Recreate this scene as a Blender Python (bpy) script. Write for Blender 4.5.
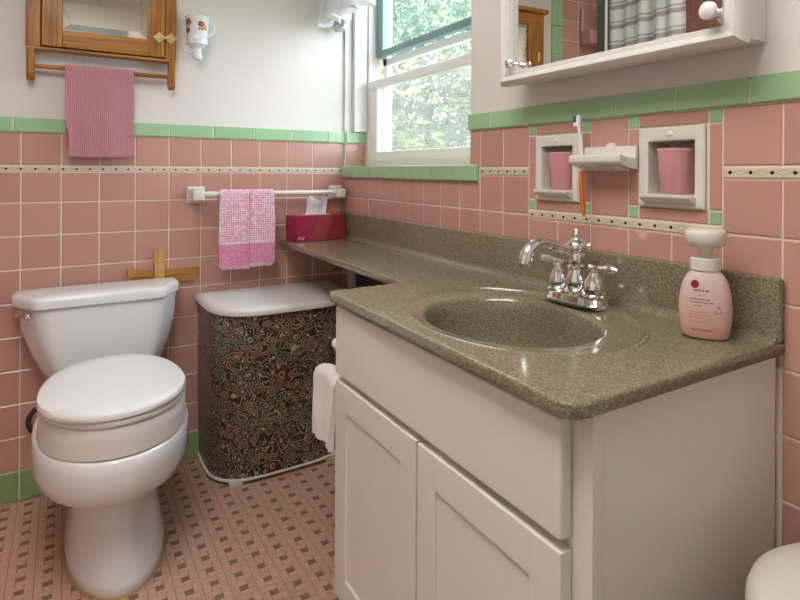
import bpy, bmesh, math, random
from mathutils import Vector, Matrix
from mathutils.geometry import tessellate_polygon
random.seed(7)
PI = math.pi
for o in list(bpy.data.objects): bpy.data.objects.remove(o, do_unlink=True)
SC = bpy.context.scene
COL = SC.collection

# ------------------------------------------------------------------ camera
# origin: corner of back wall (y=0) and right wall (x=0) at the floor, metres
cam_d = bpy.data.cameras.new('camera'); cam = bpy.data.objects.new('camera', cam_d); COL.objects.link(cam)
YAW, ROLL = 0.60118, 0.00572
cam.matrix_world = (Matrix.Translation((-1.00267, -2.42854, 1.0996)) @ Matrix.Rotation(-YAW, 4, 'Z')
                    @ Matrix.Rotation(PI/2, 4, 'X') @ Matrix.Rotation(ROLL, 4, 'Z'))
cam_d.sensor_width = 36; cam_d.lens = 583.83/800*36
cam_d.shift_x = -(467.6-400)/800; cam_d.shift_y = (171.73-300)/800
cam_d.clip_start = 0.02; cam_d.clip_end = 200
SC.camera = cam

# ------------------------------------------------------------------ world, sun, exposure
w = bpy.data.worlds.new('sky'); SC.world = w; w.use_nodes = True
bg = w.node_tree.nodes['Background']; bg.inputs[0].default_value = (0.78, 0.89, 1.0, 1); bg.inputs[1].default_value = 5.2
sun_d = bpy.data.lights.new('sun', 'SUN'); sun = bpy.data.objects.new('sun', sun_d); COL.objects.link(sun)
sun_d.energy = 1.8; sun_d.angle = 0.02; sun_d.color = (1, .95, .85)
sun.rotation_euler = Vector((0.62, 0.25, -0.75)).to_track_quat('-Z', 'Y').to_euler()
sun.location = (-3, -3, 6)
SC.view_settings.view_transform = 'Standard'; SC.view_settings.look = 'None'
SC.view_settings.gamma = 1; SC.view_settings.use_curve_mapping = False
SC.view_settings.exposure = 0.80

# ------------------------------------------------------------------ object helpers
WO = {}
def tag(o, label=None, cat=None, group=None, kind=None):
    if label: o['label'] = label
    if cat: o['category'] = cat
    if group: o['group'] = group
    if kind: o['kind'] = kind
    return o
def thing(name, loc, label, cat, group=None):
    o = bpy.data.objects.new(name, None); COL.objects.link(o); o.location = loc; o.empty_display_size = .05
    WO[o] = Vector(loc); return tag(o, label, cat, group)
def mkmesh(name, geo, mats, bevel=0, seg=2, angle=35, merge=False):
    V, F = geo[0], geo[1]
    me = bpy.data.meshes.new(name); me.from_pydata([tuple(v) for v in V], [], F)
    bm = bmesh.new(); bm.from_mesh(me)
    if merge: bmesh.ops.remove_doubles(bm, verts=bm.verts, dist=1e-5)
    bmesh.ops.recalc_face_normals(bm, faces=bm.faces)
    if bevel:
        es = [e for e in bm.edges if len(e.link_faces) == 2 and e.calc_face_angle(0) > .5]
        bmesh.ops.bevel(bm, geom=es, offset=bevel, segments=seg, profile=.5, affect='EDGES', clamp_overlap=True)
    bm.to_mesh(me); bm.free()
    for m in (mats if isinstance(mats, (list, tuple)) else [mats]): me.materials.append(m)
    if angle: me.shade_smooth(); me.set_sharp_from_angle(angle=math.radians(angle))
    return me
def put(name, me, loc, parent=None, rot=None):
    o = bpy.data.objects.new(name, me); COL.objects.link(o); loc = Vector(loc)
    if parent: o.parent = parent; o.location = loc - WO[parent]
    else: o.location = loc
    if rot: o.rotation_euler = rot
    WO[o] = loc; return o
def part(name, geo, mat, parent=None, bevel=0, seg=2, angle=35, merge=False):
    V = [Vector(v) for v in geo[0]]
    lo = [min(v[i] for v in V) for i in range(3)]; hi = [max(v[i] for v in V) for i in range(3)]
    og = Vector(((lo[0]+hi[0])/2, (lo[1]+hi[1])/2, lo[2]))
    me = mkmesh(name, ([v-og for v in V], geo[1]), mat, bevel, seg, angle, merge)
    o = put(name, me, og, parent)
    if bevel: wn = o.modifiers.new('weighted_normal', 'WEIGHTED_NORMAL'); wn.keep_sharp = True
    return o
def struct(o): o['kind'] = 'structure'; return o
# ------------------------------------------------------------------ geometry helpers
def gbox(x0, x1, y0, y1, z0, z1):
    V = [Vector((x, y, z)) for z in (z0, z1) for y in (y0, y1) for x in (x0, x1)]
    return V, [(0,2,3,1),(4,5,7,6),(0,1,5,4),(2,6,7,3),(0,4,6,2),(1,3,7,5)]
def gjoin(*gs):
    V, F = [], []
    for g in gs:
        n = len(V); V += list(g[0]); F += [tuple(i+n for i in f) for f in g[1]]
    return V, F
def gmap(g, fn): return [Vector(fn(Vector(v))) for v in g[0]], g[1]
def gloft(rings, cap0=True, cap1=True, closed=True):
    n = len(rings[0]); V = [Vector(p) for r in rings for p in r]; F = []
    for i in range(len(rings)-1):
        for j in range(n if closed else n-1):
            k = (j+1) % n; F.append((i*n+j, i*n+k, (i+1)*n+k, (i+1)*n+j))
    if cap0: F.append(tuple(range(n-1, -1, -1)))
    if cap1: F.append(tuple(range((len(rings)-1)*n, len(rings)*n)))
    return V, F
def glathe(prof, c=(0,0,0), n=24, sx=1, sy=1, cap0=True, cap1=True):
    return gloft([[(c[0]+r*sx*math.cos(2*PI*j/n), c[1]+r*sy*math.sin(2*PI*j/n), c[2]+z) for j in range(n)] for r, z in prof], cap0, cap1)
def gtube(path, rad, n=10, cap=True, flat=1.0, closed=False):
    P = [Vector(p) for p in path]; m = len(P)
    R = rad if isinstance(rad, (list, tuple)) else [rad]*m
    rings = []; T0 = (P[1]-P[0]).normalized()
    up = Vector((0,0,1)) if abs(T0.z) < .9 else Vector((0,1,0))
    A = (up - T0*up.dot(T0)).normalized()
    for i in range(m):
        T = (P[min(i+1,m-1)]-P[max(i-1,0)]).normalized()
        A = (A - T*A.dot(T)).normalized(); B = T.cross(A)
        rings.append([P[i]+A*R[i]*flat*math.cos(2*PI*j/n)+B*R[i]*math.sin(2*PI*j/n) for j in range(n)])
    return gloft(rings, cap, cap)
def gsheet(P, th):
    """closed shell from a grid P[i][j] of points with thickness th"""
    ni, nj = len(P), len(P[0]); P = [[Vector(p) for p in r] for r in P]; V = []
    for s in (.5, -.5):
        for i in range(ni):
            for j in range(nj):
                a = P[min(i+1,ni-1)][j]-P[max(i-1,0)][j]; b = P[i][min(j+1,nj-1)]-P[i][max(j-1,0)]
                V.append(P[i][j]+a.cross(b).normalized()*th*s)
    N = ni*nj; F = []; ix = lambda i, j: i*nj+j
    for i in range(ni-1):
        for j in range(nj-1):
            F.append((ix(i,j), ix(i+1,j), ix(i+1,j+1), ix(i,j+1))); F.append((N+ix(i,j), N+ix(i,j+1), N+ix(i+1,j+1), N+ix(i+1,j)))
    for i in range(ni-1):
        F.append((ix(i,0), N+ix(i,0), N+ix(i+1,0), ix(i+1,0))); F.append((ix(i,nj-1), ix(i+1,nj-1), N+ix(i+1,nj-1), N+ix(i,nj-1)))
    for j in range(nj-1):
        F.append((ix(0,j), ix(0,j+1), N+ix(0,j+1), N+ix(0,j))); F.append((ix(ni-1,j), N+ix(ni-1,j), N+ix(ni-1,j+1), ix(ni-1,j+1)))
    return V, F
def gprism(pts, z0, z1):   # polygon in xy
    return gloft([[(x, y, z0) for x, y in pts], [(x, y, z1) for x, y in pts]])
def spline(pts, k=6):
    P = [Vector(p) for p in pts]; out = []
    for i in range(len(P)-1):
        a, b, c, d = P[max(i-1,0)], P[i], P[i+1], P[min(i+2,len(P)-1)]
        for s in range(k):
            t = s/k
            out.append(.5*((2*b)+(c-a)*t+(2*a-5*b+4*c-d)*t*t+(3*b-a-3*c+d)*t**3))
    out.append(P[-1]); return out
def sst(a, b, x):
    t = max(0, min(1, (x-a)/(b-a))); return t*t*(3-2*t)

# ------------------------------------------------------------------ materials
def newmat(name):
    m = bpy.data.materials.new(name); m.use_nodes = True
    return m, m.node_tree, m.node_tree.nodes['Principled BSDF']
def nd(nt, t, ins=None, **pr):
    n = nt.nodes.new(t)
    for k, v in pr.items(): setattr(n, k, v)
    for k, v in (ins or {}).items():
        if hasattr(v, 'is_output') : nt.links.new(v, n.inputs[k])
        elif isinstance(v, bpy.types.NodeSocket): nt.links.new(v, n.inputs[k])
        else: n.inputs[k].default_value = v
    return n
def math_(nt, op, a, b=None, c=None):
    n = nt.nodes.new('ShaderNodeMath'); n.operation = op
    for i, v in enumerate((a, b, c)):
        if v is None: continue
        if isinstance(v, bpy.types.NodeSocket): nt.links.new(v, n.inputs[i])
        else: n.inputs[i].default_value = v
    return n.outputs[0]
def mix(nt, fac, a, b, blend='MIX'):
    n = nt.nodes.new('ShaderNodeMix'); n.data_type = 'RGBA'; n.blend_type = blend
    for i, v in ((0, fac), (6, a), (7, b)):
        if isinstance(v, bpy.types.NodeSocket): nt.links.new(v, n.inputs[i])
        else: n.inputs[i].default_value = v if i == 0 else (*v[:3], 1)
    return n.outputs[2]
def ramp(nt, fac, stops, interp='LINEAR'):
    n = nt.nodes.new('ShaderNodeValToRGB'); n.color_ramp.interpolation = interp
    while len(n.color_ramp.elements) < len(stops): n.color_ramp.elements.new(.5)
    for e, (p, c) in zip(n.color_ramp.elements, stops): e.position = p; e.color = (*c, 1)
    nt.links.new(fac, n.inputs[0]); return n.outputs[0]
def objco(nt): return nd(nt, 'ShaderNodeTexCoord').outputs['Object']
def noise(nt, co, scale, detail=3, rough=.55, dist=0):
    n = nd(nt, 'ShaderNodeTexNoise', {'Vector': co, 'Scale': scale, 'Detail': detail, 'Roughness': rough, 'Distortion': dist}); return n
def bump(nt, bsdf, h, strength, dist=.001):
    b = nd(nt, 'ShaderNodeBump', {'Height': h, 'Strength': strength, 'Distance': dist}); nt.links.new(b.outputs[0], bsdf.inputs['Normal'])
def lin(r, g, b):
    f = lambda c: (c/255/12.92) if c/255 <= .04045 else ((c/255+.055)/1.055)**2.4
    return (f(r), f(g), f(b))
def simple(name, col, rough=.5, metal=0, var=.0, vscale=30, bmp=0, bscale=200, coat=0, spec=.5, rnd=0, sheen=0):
    m, nt, b = newmat(name); b.inputs['Roughness'].default_value = rough; b.inputs['Metallic'].default_value = metal
    b.inputs['Coat Weight'].default_value = coat; b.inputs['Coat Roughness'].default_value = .06; b.inputs['Specular IOR Level'].default_value = spec
    if sheen: b.inputs['Sheen Weight'].default_value = sheen
    c = col; co = objco(nt)
    if rnd:
        oi = nd(nt, 'ShaderNodeObjectInfo'); f = math_(nt, 'MULTIPLY_ADD', oi.outputs['Random'], 2*rnd, 1-rnd)
        c = mix(nt, 1, col, nd(nt, 'ShaderNodeCombineColor', {0: f, 1: f, 2: f}).outputs[0], 'MULTIPLY')
    if var:
        n = noise(nt, co, vscale); f = math_(nt, 'MULTIPLY_ADD', n.outputs[0], 2*var, 1-var)
        c = mix(nt, 1, c, nd(nt, 'ShaderNodeCombineColor', {0: f, 1: f, 2: f}).outputs[0], 'MULTIPLY')
    if isinstance(c, bpy.types.NodeSocket): nt.links.new(c, b.inputs['Base Color'])
    else: b.inputs['Base Color'].default_value = (*c, 1)
    if bmp: bump(nt, b, noise(nt, co, bscale, 4).outputs[0], bmp)
    return m
M = {}
M['plaster'] = simple('painted_plaster', (.76,.735,.70), .75, var=.05, vscale=4, bmp=.35, bscale=35)
_nt = M['plaster'].node_tree; _b = _nt.nodes['Principled BSDF']; _src = _b.inputs['Base Color'].links[0].from_socket
_n = noise(_nt, objco(_nt), 1.7, 3); _nt.links.new(mix(_nt, ramp(_nt, _n.outputs[0], [(.42,(0,0,0)),(.65,(.7,.7,.7))]), _src, (.77,.69,.66)), _b.inputs['Base Color'])
M['ceiling'] = simple('ceiling_paint', (.84,.82,.80), .8, var=.03, vscale=5)
M['grout'] = simple('cement_grout', (.80,.70,.58), .8, var=.12, vscale=40)
M['pink'] = simple('pink_glazed_tile', (.55,.30,.25), .14, var=.06, vscale=9, rnd=.06, bmp=.03, bscale=18)
M['green'] = simple('green_glazed_tile', (.34,.56,.32), .14, var=.08, vscale=12, rnd=.06, bmp=.03, bscale=18)
M['greenbase'] = simple('olive_green_base_tile', (.25,.37,.15), .2, var=.08, vscale=12, rnd=.06)
M['pinkfloor'] = simple('unglazed_pink_mosaic', (.58,.36,.275), .45, var=.10, vscale=60, rnd=.09)
M['brownfloor'] = simple('speckled_brown_mosaic', (.22,.145,.10), .5, var=.5, vscale=260, rnd=.15)
M['floorgrout'] = simple('dirty_floor_grout', (.25,.145,.10), .85, var=.2, vscale=30)
M['porcelain'] = simple('white_porcelain', (.83,.85,.88), .07, coat=.3, var=.01, vscale=3)
M['plastic'] = simple('white_seat_plastic', (.83,.84,.86), .2, var=.01, vscale=3)
M['riser'] = simple('white_riser_plastic', (.79,.78,.76), .3, var=.02, vscale=5)
M['chrome'] = simple('polished_chrome', (.82,.82,.82), .06, 1, var=.02, vscale=20)
M['ceramic'] = simple('cream_white_ceramic', (.74,.72,.66), .15, var=.03, vscale=15)
M['whitepaint'] = simple('white_gloss_paint', (.76,.75,.73), .3, var=.02, vscale=6)
M['cabpaint'] = simple('cream_cabinet_paint', (.755,.735,.665), .36, var=.05, vscale=7, bmp=.05, bscale=60)
M['winpaint'] = simple('white_window_paint', (.90,.89,.88), .35, var=.02, vscale=8)
M['storm'] = simple('teal_grey_storm_frame', (.23,.36,.37), .4, var=.05, vscale=10)
M['brass'] = simple('aged_brass', (.75,.58,.25), .25, 1, var=.2, vscale=90)
M['black'] = simple('black_rubber', (.03,.028,.026), .5, var=.1, vscale=30)
M['darkgap'] = simple('louvre_gap_shade', (.03,.025,.02), .7, var=.1, vscale=30)
M['cuppink'] = simple('pink_tumbler_plastic', (.66,.31,.35), .3, var=.03, vscale=15)
M['whitetowel'] = simple('white_terry', (.78,.74,.70), .95, var=.06, vscale=60, bmp=.8, bscale=420, sheen=.3)
M['tissue'] = simple('tissue_paper', (.80,.80,.83), .9, var=.02, vscale=20)
M['soapwhite'] = simple('cream_pump_plastic', (.72,.69,.60), .3, var=.01, vscale=10)
M['redink'] = simple('dark_red_ink', (.26,.012,.02), .4, var=.02, vscale=30)
M['greyink'] = simple('grey_pink_ink', (.25,.13,.14), .5, var=.02, vscale=30)
M['lightink'] = simple('rose_ink', (.50,.26,.25), .5, var=.02, vscale=30)
M['whiteink'] = simple('white_ink', (.8,.78,.8), .4, var=.02, vscale=30)
M['orange'] = simple('orange_rubber', (.66,.17,.02), .35, var=.03, vscale=40)
M['blue'] = simple('blue_bristle', (.04,.10,.28), .6, var=.05, vscale=90)
M['bin'] = simple('white_bin_plastic', (.70,.67,.60), .3, var=.02, vscale=5)
M['bark'] = simple('bark', (.10,.07,.05), .9, var=.3, vscale=20)
M['lawn'] = simple('lawn', (.10,.19,.05), .95, var=.3, vscale=3)
M['door'] = simple('blue_grey_door_paint', (.24,.31,.33), .4, var=.05, vscale=5)
M['leaf'] = simple('tree_leaf', (.075,.085,.022), .5, var=.5, vscale=1.4)
M['leaf2'] = simple('pale_tree_leaf', (.15,.15,.045), .5, var=.5, vscale=1.4)
M['curtainsheer'] = simple('white_sheer_cotton', (.80,.79,.78), .9, var=.02, vscale=30, bmp=.2, bscale=300)
M['gold'] = simple('gold_decal', (.62,.34,.03), .4, var=.1, vscale=60)
M['plum'] = simple('plum_decal', (.26,.03,.09), .4, var=.1, vscale=60)
M['rust'] = simple('rust_decal', (.45,.12,.06), .4, var=.1, vscale=60)
M['pinktrim'] = simple('pale_pink_paint', (.84,.75,.71), .45, var=.03, vscale=8)
for k in ('leaf', 'leaf2'):
    M[k].node_tree.nodes['Principled BSDF'].inputs['Subsurface Weight'].default_value = 0
def mirror_mat():
    m, nt, b = newmat('mirror_silver'); n = noise(nt, objco(nt), 3)
    b.inputs['Base Color'].default_value = (.86,.87,.86,1); b.inputs['Metallic'].default_value = 1
    nt.links.new(math_(nt, 'MULTIPLY', n.outputs[0], .03), b.inputs['Roughness']); return m
M['mirror'] = mirror_mat()
def old_mirror():
    m, nt, b = newmat('aged_mirror_silver'); n = noise(nt, objco(nt), 14, 5, .6)
    b.inputs['Metallic'].default_value = 1
    nt.links.new(ramp(nt, n.outputs[0], [(.3,(.80,.78,.70)), (.7,(.88,.87,.82))]), b.inputs['Base Color'])
    nt.links.new(math_(nt, 'MULTIPLY_ADD', n.outputs[0], .05, .01), b.inputs['Roughness']); return m
M['oldmirror'] = old_mirror()
def glass_mat():
    m, nt, b = newmat('window_glass'); nt.nodes.remove(b); out = nt.nodes['Material Output']
    lw = nd(nt, 'ShaderNodeLayerWeight', {'Blend': .5}); fr_ = math_(nt, 'MULTIPLY_ADD', math_(nt, 'POWER', lw.outputs['Facing'], 4), .6, .03); n = noise(nt, objco(nt), 5)
    tr = nd(nt, 'ShaderNodeBsdfTransparent', {'Color': (.98,.985,.98,1)})
    gl = nd(nt, 'ShaderNodeBsdfGlossy', {'Roughness': .02}); nt.links.new(math_(nt,'MULTIPLY',n.outputs[0],.04), gl.inputs['Roughness'])
    mx = nd(nt, 'ShaderNodeMixShader', {0: fr_, 1: tr.outputs[0], 2: gl.outputs[0]}); nt.links.new(mx.outputs[0], out.inputs[0]); return m
M['glass'] = glass_mat()
def screen_mat(name, col, a, tlw=.6):   # part see-through sheet; the window screen uses it as glare haze
    m, nt, b = newmat(name); out = nt.nodes['Material Output']
    b.inputs['Base Color'].default_value = (*col, 1); b.inputs['Roughness'].default_value = .7
    n = noise(nt, objco(nt), 6); f = math_(nt, 'MULTIPLY_ADD', n.outputs[0], .06, a)
    tr = nd(nt, 'ShaderNodeBsdfTransparent'); tl = nd(nt, 'ShaderNodeBsdfTranslucent', {'Color': (*col, 1)})
    m2 = nd(nt, 'ShaderNodeMixShader', {0: tlw, 1: b.outputs[0], 2: tl.outputs[0]})
    mx = nd(nt, 'ShaderNodeMixShader', {0: f, 1: tr.outputs[0], 2: m2.outputs[0]}); nt.links.new(mx.outputs[0], out.inputs[0]); return m
M['screen'] = screen_mat('glare_haze_screen', (.62,.64,.64), .10)
M['tintpane'] = screen_mat('teal_tinted_pane', (.35,.62,.58), .08)
M['curtainsheer'] = screen_mat('white_sheer_cotton', (.86,.85,.85), .92, .5)
M['softcap'] = screen_mat('translucent_pump_plastic', (.80,.78,.70), .85)
def oak_mat(name, along):
    m, nt, b = newmat(name); co = objco(nt)
    sc = {'x': (2.5,60,60), 'y': (60,2.5,60), 'z': (60,60,2.5)}[along]
    mp = nd(nt, 'ShaderNodeMapping', {'Vector': co, 'Scale': sc}).outputs[0]
    oi = nd(nt, 'ShaderNodeObjectInfo'); mp2 = nd(nt, 'ShaderNodeVectorMath', {0: mp, 1: oi.outputs['Random']}).outputs[0]
    n = noise(nt, mp2, 1.6, 6, .6, .6).outputs[0]
    c = ramp(nt, n, [(.30,(.11,.032,.003)), (.46,(.34,.128,.014)), (.70,(.54,.245,.036))])
    nt.links.new(c, b.inputs['Base Color']); b.inputs['Roughness'].default_value = .32; bump(nt, b, n, .15); return m
def honey(name, along):
    m = oak_mat(name, along)
    for n in m.node_tree.nodes:
        if n.type == 'VALTORGB':
            for e, c in zip(n.color_ramp.elements, ((.40,.19,.05),(.58,.32,.10),(.70,.43,.16))): e.color = (*c, 1)
    return m
for a in 'xyz': M['oak'+a] = oak_mat('oak_grain_'+a, a)
def counter_mat():
    m, nt, b = newmat('olive_solid_surface'); co = objco(nt)
    v = nd(nt, 'ShaderNodeTexVoronoi', {'Vector': co, 'Scale': 420.0})
    n = noise(nt, co, 380, 2, .7).outputs[0]
    c = ramp(nt, v.outputs['Color'], [(.0,(.06,.05,.028)), (.30,(.155,.135,.08)), (.62,(.27,.24,.155)), (.9,(.46,.43,.32))])
    c = mix(nt, .55, c, ramp(nt, n, [(.3,(.09,.077,.045)), (.55,(.235,.208,.132)), (.75,(.52,.48,.37))]))
    nt.links.new(c, b.inputs['Base Color']); b.inputs['Roughness'].default_value = .13; b.inputs['Specular IOR Level'].default_value = .75
    return m
M['counter'] = counter_mat()
def strip_mat():
    m, nt, b = newmat('dotted_liner_tile'); co = objco(nt); s = nd(nt, 'ShaderNodeSeparateXYZ', {0: co})
    u = math_(nt, 'ADD', s.outputs[0], s.outputs[1]); v = math_(nt, 'SUBTRACT', s.outputs[2], .010)
    fr = math_(nt, 'SUBTRACT', math_(nt, 'FRACT', math_(nt, 'DIVIDE', u, .0385)), .5)
    d = math_(nt, 'SQRT', math_(nt, 'ADD', math_(nt,'POWER', math_(nt,'MULTIPLY',fr,.0385), 2), math_(nt,'POWER',v,2)))
    dot = math_(nt, 'LESS_THAN', d, .0036)
    wv = math_(nt, 'MULTIPLY', math_(nt, 'COSINE', math_(nt, 'MULTIPLY', fr, PI)), .0052)
    ln = math_(nt, 'LESS_THAN', math_(nt, 'ABSOLUTE', math_(nt, 'SUBTRACT', math_(nt,'ABSOLUTE',v), math_(nt,'SUBTRACT', .0052, wv))), .0006)
    c = mix(nt, math_(nt,'MULTIPLY',ln,.6), (.70,.62,.48), (.25,.22,.13)); c = mix(nt, dot, c, (.03,.022,.02))
    nt.links.new(c, b.inputs['Base Color']); b.inputs['Roughness'].default_value = .2; return m
M['strip'] = strip_mat()
def rib_towel():
    m, nt, b = newmat('rose_ribbed_terry'); co = objco(nt); s = nd(nt, 'ShaderNodeSeparateXYZ', {0: co})
    n = noise(nt, co, 40, 3).outputs[0]; n2 = noise(nt, co, 500, 2).outputs[0]
    wv = math_(nt, 'SINE', math_(nt, 'ADD', math_(nt, 'MULTIPLY', s.outputs[0], 2*PI/.0058), math_(nt, 'MULTIPLY', n, 9)))
    f = math_(nt, 'MULTIPLY_ADD', math_(nt, 'ADD', wv, math_(nt,'MULTIPLY_ADD',n2,5,-2.5)), .2, .5)
    c = ramp(nt, f, [(.1,(.40,.14,.17)), (.5,(.52,.215,.255)), (.9,(.62,.34,.37))])
    nt.links.new(c, b.inputs['Base Color']); b.inputs['Roughness'].default_value = .95; b.inputs['Sheen Weight'].default_value = .3
    bump(nt, b, f, .9, .002); return m
M['ribtowel'] = rib_towel()
def check_towel():
    m, nt, b = newmat('pink_white_check_cotton'); co = objco(nt); s = nd(nt, 'ShaderNodeSeparateXYZ', {0: co})
    sx = math_(nt, 'SINE', math_(nt, 'MULTIPLY', s.outputs[0], 2*PI/.0085)); sz = math_(nt, 'SINE', math_(nt, 'MULTIPLY', s.outputs[2], 2*PI/.0085))
    p = math_(nt, 'MULTIPLY_ADD', math_(nt, 'ADD', sx, sz), .17, .5); n = noise(nt, co, 90, 3).outputs[0]
    p = math_(nt, 'ADD', p, math_(nt, 'MULTIPLY_ADD', n, 1.5, -.75))
    c = ramp(nt, p, [(.3,(.70,.30,.44)), (.55,(.80,.50,.60)), (.8,(.84,.72,.76))])
    c2 = ramp(nt, p, [(.3,(.66,.20,.38)), (.8,(.76,.36,.52))])
    band = math_(nt, 'LESS_THAN', s.outputs[2], .088)
    hem = math_(nt, 'LESS_THAN', math_(nt, 'ABSOLUTE', math_(nt, 'SUBTRACT', s.outputs[2], .089)), .0022)
    c = mix(nt, band, c, c2); c = mix(nt, hem, c, (.82,.66,.72))
    nt.links.new(c, b.inputs['Base Color']); b.inputs['Roughness'].default_value = .95; bump(nt, b, p, .6, .002); return m
M['check'] = check_towel()
def hamper_mat():
    m, nt, b = newmat('paisley_vinyl'); co = objco(nt)
    wp = noise(nt, co, 13, 1.5, .5).outputs['Color']
    co2 = nd(nt, 'ShaderNodeVectorMath', {0: co, 1: nd(nt,'ShaderNodeVectorMath',{0: wp, 1: (.13,.13,.13)}, operation='MULTIPLY').outputs[0]}).outputs[0]
    v = nd(nt, 'ShaderNodeTexVoronoi', {'Vector': co2, 'Scale': 24.0}); ve = nd(nt, 'ShaderNodeTexVoronoi', {'Vector': co2, 'Scale': 24.0}, feature='DISTANCE_TO_EDGE')
    hue = nd(nt, 'ShaderNodeSeparateColor', {0: v.outputs['Color']}).outputs[0]
    fill = ramp(nt, hue, [(0,(.040,.020,.014)), (.26,(.17,.033,.026)), (.48,(.055,.036,.022)), (.60,(.25,.062,.046)), (.80,(.12,.125,.07))], 'CONSTANT')
    rings = math_(nt, 'SINE', math_(nt, 'MULTIPLY', v.outputs['Distance'], 34.0)); n3 = noise(nt, co2, 70, 2).outputs[0]
    c = mix(nt, math_(nt, 'GREATER_THAN', math_(nt, 'ADD', rings, math_(nt, 'MULTIPLY_ADD', n3, 1.2, -.6)), .66), fill, (.46,.43,.31))
    c = mix(nt, math_(nt, 'LESS_THAN', rings, -.62), c, (.020,.012,.009))
    c = mix(nt, math_(nt, 'LESS_THAN', ve.outputs['Distance'], .035), c, (.022,.014,.010))
    vd = nd(nt, 'ShaderNodeTexVoronoi', {'Vector': co2, 'Scale': 95.0})
    c = mix(nt, math_(nt, 'MULTIPLY', math_(nt, 'LESS_THAN', vd.outputs['Distance'], .25), math_(nt, 'GREATER_THAN', n3, .5)), c, (.38,.34,.24))
    nt.links.new(c, b.inputs['Base Color']); b.inputs['Roughness'].default_value = .3; bump(nt, b, n3, .1); return m
M['hamper'] = hamper_mat()
def tissuebox_mat():
    m, nt, b = newmat('magenta_printed_card'); co = objco(nt); s = nd(nt, 'ShaderNodeSeparateXYZ', {0: co})
    c = ramp(nt, math_(nt, 'MULTIPLY_ADD', s.outputs[0], 4.5, .5), [(.05,(.36,.018,.075)), (.45,(.36,.04,.085)), (.8,(.28,.028,.03))])
    ch = math_(nt, 'MULTIPLY', math_(nt, 'SINE', math_(nt, 'MULTIPLY', math_(nt,'ADD',s.outputs[0],s.outputs[2]), 520)), math_(nt, 'SINE', math_(nt, 'MULTIPLY', math_(nt,'SUBTRACT',s.outputs[0],s.outputs[2]), 520)))
    diag = math_(nt, 'LESS_THAN', math_(nt, 'ABSOLUTE', math_(nt, 'SUBTRACT', s.outputs[0], math_(nt, 'MULTIPLY_ADD', s.outputs[2], .35, -.01))), .032)
    c = mix(nt, math_(nt, 'MULTIPLY', math_(nt, 'MULTIPLY', diag, math_(nt,'GREATER_THAN',ch,.1)), .45), c, (.62,.20,.16))
    nt.links.new(c, b.inputs['Base Color']); b.inputs['Roughness'].default_value = .4; return m
M['tissuebox'] = tissuebox_mat()
def soap_mat():
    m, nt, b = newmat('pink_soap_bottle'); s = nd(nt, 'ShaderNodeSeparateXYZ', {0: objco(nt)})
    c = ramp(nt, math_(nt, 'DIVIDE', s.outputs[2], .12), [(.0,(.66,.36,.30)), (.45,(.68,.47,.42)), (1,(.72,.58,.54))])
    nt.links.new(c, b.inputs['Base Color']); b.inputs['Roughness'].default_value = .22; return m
M['soap'] = soap_mat()
def stripe_mat():
    m, nt, b = newmat('grey_white_striped_cloth'); s = nd(nt, 'ShaderNodeSeparateXYZ', {0: objco(nt)})
    f = math_(nt, 'FRACT', math_(nt, 'DIVIDE', s.outputs[2], .10))
    c = ramp(nt, f, [(0,(.80,.79,.78)), (.40,(.42,.38,.39)), (.62,(.76,.74,.73)), (.72,(.48,.44,.45)), (.82,(.80,.79,.78))], 'CONSTANT')
    nt.links.new(c, b.inputs['Base Color']); b.inputs['Roughness'].default_value = .9; return m
M['stripe'] = stripe_mat()
def emit(name, col, s):
    m, nt, b = newmat(name); n = noise(nt, objco(nt), 2)
    b.inputs['Base Color'].default_value = (.8,.8,.78,1); b.inputs['Emission Color'].default_value = (*col, 1)
    nt.links.new(math_(nt, 'MULTIPLY_ADD', n.outputs[0], s*.02, s*.99), b.inputs['Emission Strength']); return m

# ================================================================== THE ROOM
XL, YR, ZC = -2.06, -3.05, 2.45
# back wall -------------------------------------------------------
wall_back = struct(part('wall_back', gbox(XL-.1, .16, .0, .12, -.05, ZC), M['plaster']))
# right wall with the window opening and two holes for the cup niches
WY0, WY1, WZ0, WZ1 = -.982, -.014, 1.10, 2.12
NIC = [(-1.3635, 1.110), (-1.694, 1.110)]       # niche centres (y, z)
NH = .060                                       # half hole
ys = [YR-.1, NIC[1][0]-NH, NIC[1][0]+NH, NIC[0][0]-NH, NIC[0][0]+NH, WY0]
gr = [gbox(0, .16, WY0, WY1, -.05, WZ0), gbox(0, .16, WY0, WY1, WZ1, ZC), gbox(0, .16, WY1, .0, -.05, ZC)]
for i in range(5):
    if i in (1, 3):
        gr += [gbox(0, .16, ys[i], ys[i+1], -.05, 1.110-NH), gbox(0, .16, ys[i], ys[i+1], 1.110+NH, ZC), gbox(.09, .16, ys[i], ys[i+1], 1.110-NH, 1.110+NH)]
    else: gr.append(gbox(0, .16, ys[i], ys[i+1], -.05, ZC))
wall_right = struct(part('wall_right', gjoin(*gr), M['plaster']))
wall_left = struct(part('wall_left', gbox(XL-.1, XL, YR-.1, .0, -.05, ZC), M['plaster']))
wall_rear = struct(part('wall_rear', gbox(XL, 0, YR-.1, YR, -.05, ZC), M['plaster']))
ceiling = struct(part('ceiling', gbox(XL-.1, .16, YR-.1, .12, ZC, ZC+.12), M['ceiling']))
floor = struct(part('floor', gbox(XL, 0, YR, 0, -.05, 0), M['floorgrout']))
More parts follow.
